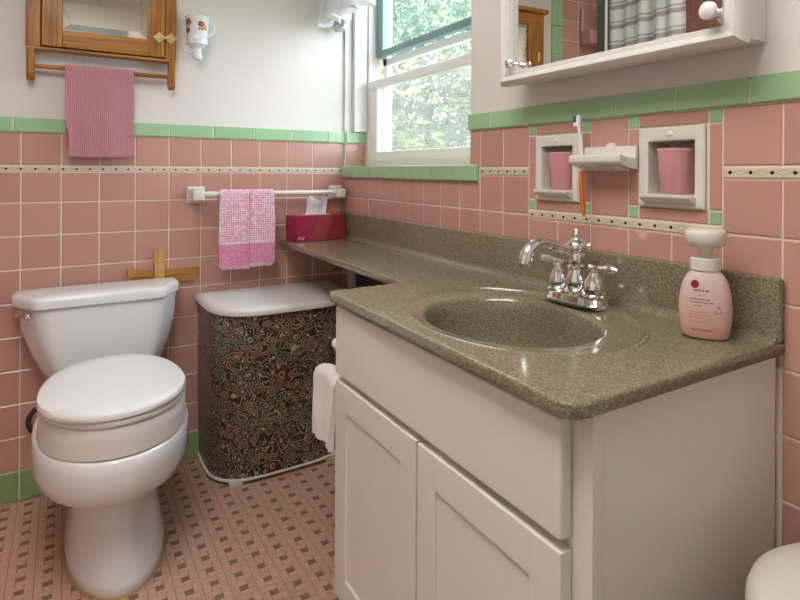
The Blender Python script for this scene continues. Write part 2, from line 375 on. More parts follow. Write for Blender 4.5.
# ---- wall tiles ---------------------------------------------------
TM = {}
def tile_mesh(kind, face, w_, h_, t, mat, bev):
    k = (kind, face, round(w_, 4), round(h_, 4), t)
    if k in TM: return TM[k]
    a, b = w_/2, h_; ba = bev; bt = .014 if kind == 'cap_tile' and w_ > h_ else bev
    def P(u, v, d): return (u, -d, v) if face == 'b' else ((-d, u, v) if face == 'r' else (d, u, v))
    V = [P(u, v, 0) for u, v in ((-a,0),(a,0),(a,b),(-a,b))] + [P(u, v, t-ba*.6) for u, v in ((-a,0),(a,0),(a,b),(-a,b))] \
        + [P(u, v, t) for u, v in ((-a+ba,ba),(a-ba,ba),(a-ba,b-bt),(-a+ba,b-bt))]
    F = [(8,9,10,11)] + [(i, (i+1)%4, (i+1)%4+4, i+4) for i in range(4)] + [(i+4, (i+1)%4+4, (i+1)%4+8, i+8) for i in range(4)]
    TM[k] = mkmesh(kind, (V, F), mat, angle=20); return TM[k]
def tile(kind, face, u0, u1, v0, v1, mat, wall, t=.0028, bev=.0022, gap=.0019, base=0.0, wob=.003):
    me = tile_mesh(kind, face, u1-u0-2*gap, v1-v0-2*gap, t, mat, bev)
    u = (u0+u1)/2
    loc = (u, base, v0+gap) if face == 'b' else (base, u, v0+gap)
    r = random.uniform(-wob, wob); q = random.uniform(-wob, wob)*.7
    return put(kind, me, loc, wall, (q, 0, r) if face == 'b' else (0, q, r))
ROWS = [.104+.1105*k for k in range(9)] + [1.09]          # pink rows up to the dotted liner
BX = lambda k: -1.1282+.11*k
def backgrout(x0, x1, z0, z1): return gbox(x0, x1, -.0006, .003, z0, z1)
part('grout_bed', backgrout(-1.46, 0, 0, 1.268), M['grout'], wall_back, angle=0)
cols = [BX(k) for k in range(-3, 11)]+[-.0]
cols[-2:] = [-.0] if abs(cols[-2]) < .03 else cols[-2:]
for i in range(len(cols)-1):
    a, b = cols[i], cols[i+1]
    tile('base_tile', 'b', a, b, 0.002, .104, M['greenbase'], wall_back, t=.0045, bev=.003)
    for k in range(9): tile('wall_tile', 'b', a, b, ROWS[k], ROWS[k+1], M['pink'], wall_back)
    tile('wall_tile', 'b', a, b, 1.112, 1.2215, M['pink'], wall_back)
# liner and cap trim on the back wall (longer pieces)
x = -1.46
while x < -.01:
    b = min(x+.154, -.001); tile('liner_tile', 'b', x, b, 1.0905, 1.1115, M['strip'], wall_back, t=.0035, gap=.0004); x = b
xs = [BX(0)-.021-.1535*2+.1535*k for k in range(20)]; xs = [v for v in xs if v < -.03]+[0.0]
for i in range(len(xs)-1): tile('cap_tile', 'b', xs[i], xs[i+1], 1.2215, 1.272, M['green'], wall_back, t=.010, bev=.0025)
part('cap_grout', gbox(-1.46, 0, -.0070, 0, 1.2235, 1.266), M['grout'], wall_back, angle=0)
# reveal left of the window: back wall runs on behind the right wall plane
tile('cap_tile', 'b', .002, .098, 1.2215, 1.272, M['green'], wall_right, t=.010, bev=.0025, base=-.014)
tile('wall_tile', 'b', .002, .098, 1.122, 1.2205, M['pink'], wall_right, base=-.014)
# right wall ---------------------------------------------------------
RY = lambda k: -.0444-.11*k
def rg(y0, y1, z0, z1): return gbox(-.0006, .003, y0, y1, z0, z1)
B0, B1 = RY(11), RY(16)
gg = [rg(-2.40, -.0, 0, 1.050), rg(-2.40, WY0, 1.17, 1.268), rg(WY0, 0, 1.05, 1.10), rg(NIC[0][0]+NH, WY0, 1.05, 1.17),
      rg(NIC[1][0]+NH, NIC[0][0]-NH, 1.05, 1.17), rg(-2.40, NIC[1][0]-NH, 1.05, 1.17)]
part('grout_bed', gjoin(*gg), M['grout'], wall_right, angle=0)
for k in range(-1, 21):
    a, b = (RY(k+1), RY(k)) if k >= 0 else (RY(0), -.003)
    if a < -2.40: break
    for r in range(9):
        z0, z1 = ROWS[r], ROWS[r+1]
        if z1 < .80 and -1.93 < a and b < -1.08: continue        # hidden behind the vanity
        if r == 8:
            if b <= B0+.001 and a >= B1-.001: continue            # niche panel
            if b > WY0-.001: z1 = 1.071
            if a < WY0 < b: tile('wall_tile', 'r', a, b, z0, 1.071, M['pink'], wall_right); continue
        if r == 7 and b <= B0+.001 and a >= B1-.001: z1 = .979
        tile('wall_tile', 'r', a, b, z0, z1, M['pink'], wall_right)
    tile('base_tile', 'r', a, b, .002, .104, M['greenbase'], wall_right, t=.0045, bev=.003) if (a < -1.9 or b > -1.1) else None
    if a > WY0-.01 or (b <= B0+.001 and a >= B1-.001): continue
    if True:
        bb = min(b, -.9815)
        tile('wall_tile', 'r', a, bb, 1.112, 1.2215, M['pink'], wall_right)
def liner(y0, y1, z0, z1):
    y = y1
    while y > y0+.005:
        a = max(y-.154, y0); tile('liner_tile', 'r', a, y, z0, z1, M['strip'], wall_right, t=.0035, gap=.0004); y = a
liner(B0, -1.033, 1.0905, 1.1115); liner(-2.40, B1, 1.0905, 1.1115); liner(B1, B0, .980, 1.001)
ysr = [-.978] + [-1.0916-.1535*k for k in range(9)]
for i in range(len(ysr)-1): tile('cap_tile', 'r', ysr[i+1], ysr[i], 1.2215, 1.272, M['green'], wall_right, t=.010, bev=.0025)
part('cap_grout', gbox(-.0070, 0, -2.40, -.983, 1.2235, 1.266), M['grout'], wall_right, angle=0)
# niche panel: green corner squares, slim pink borders, one full pink column
G = .028
for (p0, p1), (ny, nz) in (((B0-.22, B0), NIC[0]), ((B1, B1+.22), NIC[1])):
    z0, z1 = 1.0015, 1.2215
    for yy0, yy1 in ((p0, p0+G), (p1-G, p1)):
        for zz0, zz1 in ((z0, z0+G), (z1-G, z1)): tile('green_corner_tile', 'r', yy0, yy1, zz0, zz1, M['green'], wall_right, bev=.0015)
        tile('border_tile', 'r', yy0, yy1, z0+G, z1-G, M['pink'], wall_right, bev=.0015)
    for zz0, zz1 in ((z0, z0+G), (z1-G, z1)): tile('border_tile', 'r', p0+G, p1-G, zz0, zz1, M['pink'], wall_right, bev=.0015)
tile('wall_tile', 'r', B1+.22, B0-.22, 1.1115, 1.2215, M['pink'], wall_right); tile('wall_tile', 'r', B1+.22, B0-.22, 1.0015, 1.1115, M['pink'], wall_right)
# green sill: tiles lying along the window sill, proud of the wall
ysl = [-.003, -.15, -.30, -.455, -.61, -.765, -.905, -1.032]
for i in range(len(ysl)-1):
    g = gbox(-.016, .085 if i < 6 else -.0005, ysl[i+1]+.001, ysl[i]-.001, 1.071, 1.121)
    if i == 6: g = gbox(-.016, -.0005, ysl[i+1]+.001, ysl[i]-.001, 1.071, 1.121)
    part('sill_tile', g, M['green'], wall_right, bevel=.006, seg=3)
# ---- tub alcove walls seen in the mirrors
part('grout_bed', backgrout(XL, -1.46, .0, 1.273), M['grout'], wall_back, angle=0)
part('grout_bed', backgrout(XL, -1.21, 1.273, 2.15), M['grout'], wall_back, angle=0)
for i in range(7):
    for j in range(8): tile('wall_tile', 'b', -1.285-.11*(i+1), -1.285-.11*i, 1.272+.11*j, 1.382+.11*j, M['pink'], wall_back)
for i in range(5):
    for j in range(9): tile('wall_tile', 'b', -1.462-.11*(i+1), -1.462-.11*i, .251+.11*j, .361+.11*j, M['pink'], wall_back)
for j in range(6): tile('cap_tile', 'b', -1.285, -1.207, 1.273+.154*j, 1.427+.154*j, M['green'], wall_back, t=.010, bev=.0025)
part('grout_bed', gbox(XL-.003, XL+.0006, -1.5, 0, .25, 2.122), M['grout'], wall_left, angle=0)
for i in range(13):
    for j in range(17):
        me = tile_mesh('wall_tile', 'l', .108, .108, .0028, M['pink'], .0022)
        put('wall_tile', me, (XL, -.058-.11*i, .251+.11*j), wall_left)

# ---- mosaic floor: pinwheels of four pink 2x1 pieces around a brown square
U = .061/3; gp = .0015
def mos_mesh(name, w_, h_, mat, t=.003):
    a, b, c = w_/2-gp/2, h_/2-gp/2, .0012
    V = [(-a,-b,0),(a,-b,0),(a,b,0),(-a,b,0),(-a,-b,t-.0008),(a,-b,t-.0008),(a,b,t-.0008),(-a,b,t-.0008),(-a+c,-b+c,t),(a-c,-b+c,t),(a-c,b-c,t),(-a+c,b-c,t)]
    F = [(8,9,10,11)]+[(i,(i+1)%4,(i+1)%4+4,i+4) for i in range(4)]+[(i+4,(i+1)%4+4,(i+1)%4+8,i+8) for i in range(4)]
    return mkmesh(name, (V, F), mat, angle=0), (V, F)
mh, gh = mos_mesh('mosaic_tile', 2*U, U, M['pinkfloor']); mv, gv = mos_mesh('mosaic_tile', U, 2*U, M['pinkfloor']); md, gd = mos_mesh('mosaic_dot', U, U, M['brownfloor'])
cells = []
for i in range(-24, 9):
    for j in range(-30, 13):
        cx, cy = -.613+.061*i, -.708+.061*j
        if not (XL+.04 < cx < -.01 and YR+.5 < cy < -.005): continue
        if cx > -.44 and -1.9 < cy < -1.12: continue
        seen = -1.14 < cx < -.36 and -1.16 < cy < -.0 and not (-.99 < cx < -.78 and cy > -.66)
        d = math.hypot(cx+1.0027, cy+2.4285)
        cells.append((0 if seen else 1, d, cx, cy))
cells.sort(); rest_p, rest_d = [], []
for n, (s, d, cx, cy) in enumerate(cells):
    pcs = ((mh, gh, cx-U/2, cy+U), (mv, gv, cx+U, cy+U/2), (mh, gh, cx+U/2, cy-U), (mv, gv, cx-U, cy-U/2))
    dz = -.0014
    if n < 75:
        for me, g, x, y in pcs: put('mosaic_tile', me, (x, y, dz+random.uniform(-.0002,.0002)), floor)
    else: rest_p += [gmap(g, lambda v, x=x, y=y: (v.x+x, v.y+y, v.z+dz)) for me, g, x, y in pcs]
    if n < 200: put('mosaic_dot', md, (cx, cy, dz), floor)
    else: rest_d.append(gmap(gd, lambda v: (v.x+cx, v.y+cy, v.z+dz)))
tag(part('mosaic_field', gjoin(*rest_p), M['pinkfloor'], floor, angle=0), kind='stuff')
if rest_d: tag(part('mosaic_dot_field', gjoin(*rest_d), M['brownfloor'], floor, angle=0), kind='stuff')

# ---- window -------------------------------------------------------
window = struct(thing('window_1', (.1, -.5, 1.12), None, None))
Wm = M['winpaint']
part('jamb', gbox(.095, .158, -.05, -.0145, 1.101, 2.118), M['pinktrim'], window, bevel=.004)
part('jamb', gbox(.095, .158, -.981, -.965, 1.101, 2.118), M['pinktrim'], window, bevel=.004)
part('head', gbox(.095, .158, -.965, -.05, 2.08, 2.118), Wm, window, bevel=.003)
part('stool', gbox(.087, .158, -.965, -.05, 1.101, 1.150), M['pinktrim'], window, bevel=.004)
def sash(nm, x0, x1, y0, y1, z0, z1, st, bot, top, mat, pane):
    s = thing(nm, ((x0+x1)/2, (y0+y1)/2, z0), None, None); del_keys = [k for k in s.keys()]
    s.parent = window; s.location = WO[s]-WO[window]
    part('stile', gbox(x0, x1, y1-st, y1, z0, z1), mat, s, bevel=.004); part('stile', gbox(x0, x1, y0, y0+st, z0, z1), mat, s, bevel=.004)
    part('bottom_rail', gbox(x0-.003, x1, y0+st, y1-st, z0, z0+bot), mat, s, bevel=.004)
    part('top_rail', gbox(x0-.008, x1, y0-.0, y1, z1-top, z1), mat, s, bevel=.006, seg=3)
    part('pane', gbox((x0+x1)/2-.002, (x0+x1)/2+.002, y0+st, y1-st, z0+bot, z1-top), pane, s, angle=0)
    return s
sash('lower_sash', .100, .126, -.965, -.050, 1.150, 1.494, .075, .034, .038, Wm, M['glass'])
sash('upper_sash', .132, .156, -.965, -.050, 1.60, 2.08, .060, .030, .035, M['storm'], M['tintpane'])
# outer storm window: white frame with a screen whose pale haze imitates glare
part('storm_rail', gbox(.1595, .185, -.95, -.06, 1.565, 1.598), Wm, window, bevel=.003)
part('storm_stile', gbox(.1595, .185, -.10, -.06, 1.13, 2.10), Wm, window, bevel=.003)
part('storm_stile', gbox(.1595, .185, -.95, -.91, 1.13, 2.10), Wm, window, bevel=.003)
part('storm_bottom', gbox(.1595, .185, -.91, -.10, 1.13, 1.165), Wm, window, bevel=.003)
part('glare_haze_screen', gbox(.172, .1725, -.91, -.10, 1.165, 1.565), M['screen'], window, angle=0)
# casing edge beside the window in the recess
struct(part('trim_1', gbox(.034, .094, -.040, -.0145, 1.272, 2.118), M['whitepaint'], None, bevel=.003))

# ---- door behind the camera (shows in the oak cabinet's mirror)
door = struct(thing('door_1', (-1.05, YR, 0), None, None))
part('door_leaf', gbox(-1.42, -.62, YR+.002, YR+.042, .008, 2.03), M['door'], door, bevel=.003)
for z0, z1 in ((.2, .9), (1.05, 1.9)):
    for x0, x1 in ((-1.33, -1.06), (-.98, -.71)): part('door_panel', gbox(x0, x1, YR+.040, YR+.052, z0, z1), M['door'], door, bevel=.008)
part('door_casing', gbox(-1.51, -1.425, YR+.002, YR+.03, 0.002, 2.13), M['whitepaint'], door, bevel=.004)
part('door_casing', gbox(-.615, -.53, YR+.002, YR+.03, 0.002, 2.13), M['whitepaint'], door, bevel=.004)
part('door_casing', gbox(-1.425, -.615, YR+.002, YR+.03, 2.04, 2.13), M['door'], door, bevel=.004)
part('door_knob', gmap(glathe([(.012,0),(.012,.03),(.026,.042),(.028,.055),(.018,.066),(.002,.068)], n=20), lambda v: (-1.36+v.x, YR+.042+v.z, 1.0+v.y)), M['brass'], door)

# ---- added ceiling lamp: out of view, invented to light the room evenly ----------------------------------------------------------
lamp = thing('added_ceiling_lamp', (-1.1, -1.85, ZC), 'invented white acrylic ceiling lamp, out of view, added for even light', 'lamp')
for g in (gbox(-1.42,-1.39,-2.47,-1.23,ZC-.06,ZC-.001), gbox(-.81,-.78,-2.47,-1.23,ZC-.06,ZC-.001), gbox(-1.39,-.81,-2.47,-2.44,ZC-.06,ZC-.001), gbox(-1.39,-.81,-1.26,-1.23,ZC-.06,ZC-.001)):
    part('added_lamp_frame', g, M['whitepaint'], lamp, bevel=.004)
part('fill_diffuser', gbox(-1.39,-.81,-2.44,-1.26,ZC-.052,ZC-.03), emit('fill_acrylic', (1,.955,.90), 7.6), lamp, angle=0)

# ================================================================== LARGE THINGS
# ---- countertop -----------------------------------------------------
CT = .815
counter = thing('vanity_countertop', (-.25, -1.5, CT-.028), 'speckled olive grey countertop with oval integral sink and long side shelf', 'countertop')
def rounded(poly, rads, k=6):
    out = []; n = len(poly)
    for i in range(n):
        p0, p, p1 = Vector(poly[i-1]), Vector(poly[i]), Vector(poly[(i+1)%n]); r = rads[i]
        if r == 0: out.append(p); continue
        a = p+(p0-p).normalized()*r; b = p+(p1-p).normalized()*r
        for s in range(k+1):
            t = s/k; out.append((1-t)**2*a+2*t*(1-t)*p+t*t*b)
    return out
outl = rounded([(-.0045,-1.921),(-.0045,-.0045),(-.281,-.0045),(-.289,-1.098),(-.492,-1.098),(-.497,-1.919)], [0,0,.012,.006,.02,.035])
def inset(P, d):
    n = len(P); out = []
    for i in range(n):
        a, b, c = P[i-1], P[i], P[(i+1)%n]
        t1 = (b-a).normalized() if (b-a).length > 1e-7 else Vector((1,0)); t2 = (c-b).normalized() if (c-b).length > 1e-7 else t1
        n1 = Vector((-t1.y, t1.x)); n2 = Vector((-t2.y, t2.x)); m = (n1+n2).normalized(); out.append(b+m*(d/max(.3, m.dot(n1))))
    return out
SX, SY, EA, EB, NE = -.262, -1.528, .203, .277, 72
ellp = lambda a, b: [Vector((SX+a*math.cos(2*PI*j/NE), SY+b*math.sin(2*PI*j/NE))) for j in range(NE)]
sgn = sum(outl[i-1].x*outl[i].y-outl[i].x*outl[i-1].y for i in range(len(outl)))
if sgn < 0: outl = outl[::-1]
o3 = outl; o1 = inset(outl, .0045); o2 = inset(outl, .0013); hole = ellp(EA, EB)
tri = tessellate_polygon([[Vector((p.x,p.y,0)) for p in o1], [Vector((p.x,p.y,0)) for p in hole]])
allp = [(p.x, p.y, CT) for p in o1]+[(p.x, p.y, CT) for p in hole]
n1 = len(o1); V = list(allp); F = [tuple(t) for t in tri]
def addring(P, z): s = len(V); V.extend([(p.x, p.y, z) for p in P]); return s
r0 = 0; r1 = addring(o2, CT-.0013); r2 = addring(o3, CT-.005); r3 = addring(o3, CT-.019); r4 = addring(o1, CT-.022)
for a, b in ((r0, r1), (r1, r2), (r2, r3), (r3, r4)):
    for j in range(n1): F.append((a+j, a+(j+1)%n1, b+(j+1)%n1, b+j))
b0 = n1; low = addring(hole, CT-.022)
for t in tessellate_polygon([[Vector((p.x,p.y,0)) for p in o1], [Vector((p.x,p.y,0)) for p in hole]]):
    F.append(tuple((r4+i) if i < n1 else (low+i-n1) for i in t))
for j in range(NE): F.append((b0+j, b0+(j+1)%NE, low+(j+1)%NE, low+j))
ts = part('top_slab', ([Vector(v) for v in V], F), M['counter'], counter, angle=75)
wn = ts.modifiers.new('weighted_normal', 'WEIGHTED_NORMAL'); wn.keep_sharp = True; wn.weight = 100
# sink bowl: bead, dished deck, rounded lip, deep oval bowl
prof = [(1.0, -.004), (1.0, .0), (.990,.0050), (.974,.0050), (.960,-.0015), (.945,-.0025), (.90,-.0035), (.84,-.0050), (.79,-.0065), (.765,-.0095), (.748,-.018), (.738,-.045), (.722,-.085), (.69,-.122), (.60,-.148), (.38,-.158), (.12,-.161)]
rings = []
for s, z in prof:
    f = sst(1, .75, s) if s < 1 else 0
    cx, cy = SX-.010*f, SY+.016*f; row = []
    for j in range(NE):
        t = 2*PI*j/NE; c = math.cos(t); k = 1.0
        if .94 < s < 1: k = .12+.88*sst(-.55, .35, c+.25*math.sin(t))*(1 if c < 0 else sst(.30, .42, abs(math.sin(t))))
        row.append((cx+EA*s*c, cy+EB*s*(1-.03*f)*math.sin(t), CT+z*k))
    rings.append(row)
part('sink_bowl', gloft(rings, False, True), M['counter'], counter, angle=50)
part('drain_ring', glathe([(.026,0),(.026,.003),(.018,.002),(.004,.0005)], (SX-.010, SY+.016, CT-.1609), 28), M['chrome'], counter)
part('backsplash', gbox(-.022, -.0045, -1.921, -.0045, CT-.001, .924), M['counter'], counter, bevel=.006, seg=3)
# cove at the foot of the backsplash
cv = [[(-.022-.016+.016*math.sin(t), y, CT+.016-.016*math.cos(t)) for t in [PI/2*k/5 for k in range(6)]]+[(-.021, y, CT-.0005)] for y in (-1.917, -.006)]
part('cove_fillet', gloft(cv), M['counter'], counter, angle=50)

# ---- vanity cabinet ---------------------------------------------------
van = thing('vanity_cabinet', (-.24, -1.51, 0), 'cream painted vanity cabinet with one false drawer front above two panelled doors', 'cabinet')
cp = M['cabpaint']; VZ = CT-.0225
part('side_panel', gbox(-.434, -.012, -1.910, -1.892, .002, VZ), cp, van, bevel=.0015)
part('side_panel', gbox(-.434, -.012, -1.133, -1.115, .002, VZ), cp, van, bevel=.0015)
part('bottom_panel', gbox(-.434, -.012, -1.891, -1.134, .085, .100), cp, van)
part('toe_board', gbox(-.40, -.385, -1.891, -1.134, .002, .084), cp, van)
part('face_stile', gbox(-.454, -.435, -1.912, -1.868, .085, VZ), cp, van, bevel=.0015)
part('face_stile', gbox(-.454, -.435, -1.157, -1.113, .085, VZ), cp, van, bevel=.0015)
part('face_rail', gbox(-.454, -.435, -1.868, -1.157, VZ-.045, VZ), cp, van); part('face_rail', gbox(-.454, -.435, -1.868, -1.157, .59, .635), cp, van); part('face_rail', gbox(-.454, -.435, -1.868, -1.157, .085, .13), cp, van)
part('drawer_front', gbox(-.476, -.4545, -1.877, -1.110, .622, .781), cp, van, bevel=.004, seg=3)
for y0, y1 in ((-1.877, -1.5035), (-1.4975, -1.110)):
    d = thing('door', (-.465, (y0+y1)/2, .10), None, None); d.parent = van; d.location = WO[d]-WO[van]
    s = .062
    part('door_stile', gbox(-.476, -.4545, y0, y0+s, .10, .607), cp, d, bevel=.003); part('door_stile', gbox(-.476, -.4545, y1-s, y1, .10, .607), cp, d, bevel=.003)
    part('door_rail', gbox(-.476, -.4545, y0+s-.002, y1-s+.002, .607-s, .607), cp, d, bevel=.003); part('door_rail', gbox(-.476, -.4545, y0+s-.002, y1-s+.002, .10, .10+s), cp, d, bevel=.003)
    part('door_panel', gbox(-.4705, -.458, y0+s-.004, y1-s+.004, .10+s-.004, .607-s+.004), cp, d, bevel=.002)
# peg and towel arm on the far side of the cabinet
part('peg_knob', gmap(glathe([(.006,0),(.006,.018),(.013,.024),(.0165,.032),(.014,.042),(.004,.048)], n=16), lambda v: (-.443+v.x, -1.115+v.z*1.9, .668+v.y)), M['whitepaint'], van)
arm = part('towel_arm', (lambda g: g)(gtube([(-.425,-1.115,.565),(-.425,-.925,.565)], .008, 10)), M['whitepaint'], van)
# ---- white towel over the arm
def draped(name, x0, x1, rod_y, rod_z, r, back, front, mat, label, cat, th=.006, nx=36, disp=None, xoff=None, group=None, parent=None):
    prof = []
    for k in range(12): prof.append((r, -back*(1-k/12)))
    for k in range(9): a = PI*k/8; prof.append((r*math.cos(a), r*math.sin(a)))
    for k in range(1, 25): prof.append((-r, -front*k/24))
    P = []
    for i in range(nx+1):
        u = i/nx; row = []
        for j, (dy, dz) in enumerate(prof):
            x = x0+(x1-x0)*u; y = rod_y+dy; z = rod_z+dz
            if disp: x, y, z = disp(u, j/(len(prof)-1), x, y, z, dy < 0, -dz)
            row.append((x, y, z))
        P.append(row)
    o = part(name, gsheet(P, th), mat, parent, angle=60)
    if label: tag(o, label, cat, group)
    return o
def wt(u, t, x, y, z, front, dn):
    s = sst(0, .12, dn); k = math.sin(u*9+1)*.006*s+math.sin(u*21)*.003*s
    return x, y+(k-.010*s if front else -k*.5+.012*s), z-.012*(2*u-1)**2+.006*math.sin(u*6)*sst(.1,.2,dn)
P = draped('hand_towel', 0, .14, 0, 0, .020, .14, .150, M['whitetowel'], 'white terry towel draped over the arm on the vanity cabinet side', 'towel', th=.014, disp=wt)
P.rotation_euler = (0, 0, -PI/2); P.location = (0,0,0)
bpy.context.view_layer.update()
cs = [P.matrix_world @ Vector(c) for c in P.bound_box]; c0 = sum(cs, Vector())/8
P.location = Vector((-.427, -.968, .588-max(c.z for c in cs)))-Vector((c0.x, c0.y, 0)); 

# ---- toilet ------------------------------------------------------------
TX = -.890
toi = thing('toilet', (TX, -.45, 0), 'white porcelain two piece toilet with raised seat and closed lid', 'toilet')
def egg(yb, yf, wd, z, n=56, pb=.72, pf=.93, mid=.47, cx=TX):
    ym = yb+(yf-yb)*mid; R = []
    for j in range(n):
        a = 2*PI*j/n; c, s = math.cos(a), math.sin(a)
        p = pb if s > 0 else pf
        x = cx+wd*math.copysign(abs(c)**(p if s > 0 else 1.0), c)
        y = ym+((yb-ym) if s > 0 else (ym-yf))*math.copysign(abs(s)**(p if s > 0 else .95), s)
        R.append((x, y, z))
    return R
PX = TX+.012
bowl = [egg(-.10,-.690,.124,.001,pb=.6,cx=PX), egg(-.10,-.695,.128,.006,pb=.6,cx=PX), egg(-.11,-.690,.126,.03,pb=.6,cx=PX), egg(-.12,-.660,.113,.10,pb=.65,cx=PX), egg(-.13,-.638,.104,.17,pb=.7,cx=PX), egg(-.14,-.630,.102,.21,pb=.7,cx=PX),
        egg(-.15,-.642,.107,.240,cx=PX), egg(-.16,-.685,.136,.250), egg(-.17,-.735,.165,.263), egg(-.18,-.775,.183,.284), egg(-.19,-.795,.190,.320), egg(-.19,-.798,.190,.365), egg(-.20,-.796,.188,.390), egg(-.205,-.79,.184,.397), egg(-.21,-.77,.17,.3985)]
deck = gloft([[(TX+sx*a, -.035 if sy > 0 else -.30, z) for sx, sy in ((-1,-1),(1,-1),(1,1),(-1,1))] for a, z in ((.09,.24),(.12,.32),(.135,.37),(.135,.392))])
part('bowl', gjoin(gloft(bowl), deck), M['porcelain'], toi, angle=60)
part('seat_riser', gloft([egg(-.31,-.782,.173,.399), egg(-.31,-.788,.176,.402), egg(-.31,-.790,.174,.44), egg(-.31,-.792,.173,.474), egg(-.31,-.788,.170,.478)]), M['riser'], toi, angle=50)
part('seat', gloft([egg(-.318,-.790,.168,.4785), egg(-.316,-.797,.174,.482), egg(-.316,-.799,.175,.490), egg(-.318,-.796,.172,.496)]), M['plastic'], toi, angle=50)
LK = dict(pb=.90, mid=.60, cx=TX-.004)
part('lid', gloft([egg(-.296,-.796,.168,.4975,**LK), egg(-.292,-.802,.170,.501,**LK), egg(-.292,-.803,.171,.511,**LK), egg(-.298,-.796,.169,.519,**LK), egg(-.315,-.772,.153,.5235,**LK), egg(-.37,-.70,.115,.5265,**LK), egg(-.46,-.60,.05,.528), egg(-.52,-.54,.008,.5283)]), M['plastic'], toi, angle=50)
for sx in (-1, 1): part('hinge_cap', glathe([(.016,0),(.017,.008),(.014,.02),(.004,.024)], (TX+sx*.075, -.30, .4785), 16), M['plastic'], toi)
def tankring(x0, x1, yf, ch, cd, z, yb=-.035):
    return [(x0,yb,z),(x0,yf+cd,z),(x0+ch,yf,z),(x1-ch,yf,z),(x1,yf+cd,z),(x1,yb,z)]
def smoothring(R, k=5, r=.03):
    return [(p.x, p.y, R[0][2]) for p in rounded([(p[0], p[1]) for p in R], [.008, r, r, r, r, .008], k)]
tk = [(-1.035,-.755,-.175,.05,.07,.402), (-1.050,-.740,-.187,.05,.08,.412), (-1.072,-.716,-.194,.052,.09,.45), (-1.100,-.694,-.199,.056,.10,.51), (-1.122,-.679,-.203,.060,.105,.58), (-1.134,-.673,-.205,.062,.108,.663)]
part('tank', gloft([smoothring(tankring(*a)) for a in tk]), M['porcelain'], toi, angle=50)
lidr = [(-1.138,-.674,-.208,.062,.11,.664), (-1.146,-.667,-.215,.064,.114,.668), (-1.148,-.665,-.217,.064,.114,.692), (-1.144,-.669,-.213,.064,.113,.700), (-1.132,-.681,-.203,.062,.11,.7035), (-1.05,-.76,-.14,.05,.06,.7045)]
part('tank_lid', gloft([smoothring(tankring(*a, -.03), r=.025) for a in lidr]), M['porcelain'], toi, angle=50)
lev = part('flush_lever', gjoin(gmap(glathe([(.013,0),(.013,.006),(.008,.010)], n=16), lambda v: (-1.122+v.x, -.128-v.z, .648+v.y)),
     gtube(spline([(-1.130,-.132,.652),(-1.122,-.142,.652),(-1.113,-.155,.650),(-1.100,-.176,.645),(-1.096,-.184,.643)], 4), [.006]*6+[.009]*3+[.0105]*5+[.009,.007,.003], 10)), M['chrome'], toi)
lev.data.transform(Matrix.Translation((0,0,-.002)))
part('caulk_bead', gloft([[(x+random.uniform(-.003,.003), y+random.uniform(-.003,.003), z) for x, y, z in egg(-.09,-.698-a,.131+a,z,pb=.6,cx=PX)] for a, z in ((.004,.0016),(.002,.005),(-.004,.007))]), simple('tan_caulk', (.42,.28,.12), .8, var=.3, vscale=60), toi)
# water supply with valve
sup = thing('water_supply', (-1.085, -.03, .22), 'black looped supply hose with chrome valve beside the toilet', 'hose')
part('hose', gtube(spline([(-1.062,-.05,.238),(-1.085,-.052,.236),(-1.101,-.055,.262),(-1.101,-.055,.288),(-1.086,-.055,.312),(-1.062,-.06,.33),(-1.045,-.075,.395)], 6), .008, 10), M['black'], sup)
part('valve', gjoin(gmap(glathe([(.02,0),(.02,.004),(.009,.006),(.009,.045)], n=14), lambda v: (-1.06+v.x, -.006-v.z, .235+v.y)), gbox(-1.072,-1.048,-.066,-.045,.225,.245)), M['chrome'], sup)

# ---- hamper ---------------------------------------------------------------
ham = thing('laundry_hamper', (-.335, -.2, 0), 'bow front laundry hamper in dark paisley vinyl with white lid', 'hamper')
def dring(x0, x1, yb, ys_, yf, z, n=20, rc=.09):
    """flat back, bowed front with rounded corners"""
    m = (x0+x1)/2; h = (x1-x0)/2; P = [(x0, yb)]; n = 32
    for k in range(n+1):
        t = PI-PI*k/n; c, sn = math.cos(t), math.sin(t)
        P.append((m+h*math.copysign(abs(c)**.5, c), ys_+(yf-ys_)*(.88*abs(sn)**.52+.12*sn**2)))
    P.append((x1, yb)); return [(x, y, z) for x, y in P]
HX0, HX1 = -.588, -.085
part('body', gloft([dring(HX0+.004,HX1-.004,-.014,-.10,-.322,.020), dring(HX0,HX1,-.012,-.11,-.356,.30), dring(HX0,HX1,-.012,-.11,-.385,.603)]), M['hamper'], ham, angle=50)
part('base_rim', gloft([dring(HX0-.001,HX1+.001,-.012,-.10,-.325,.017), dring(HX0-.003,HX1+.003,-.012,-.10,-.328,.018), dring(HX0-.003,HX1+.003,-.012,-.10,-.328,.024), dring(HX0,HX1,-.012,-.10,-.324,.025)]), M['whitepaint'], ham, angle=50)
for x, y in ((-.513,-.292), (-.17,-.292), (-.52,-.06), (-.15,-.06)): part('foot', gbox(x-.022, x+.022, y-.018, y+.018, .0018, .0172), M['whitepaint'], ham, bevel=.002)
part('lid', gloft([dring(HX0-.006,HX1+.006,-.010,-.105,-.392,.604), dring(HX0-.011,HX1+.011,-.008,-.105,-.400,.607), dring(HX0-.012,HX1+.012,-.008,-.105,-.402,.620), dring(HX0-.007,HX1+.007,-.010,-.105,-.396,.629), dring(HX0+.01,HX1-.01,-.02,-.10,-.375,.633), dring(HX0+.2,HX1-.2,-.08,-.1,-.20,.634)]), M['whitepaint'], ham, angle=50)

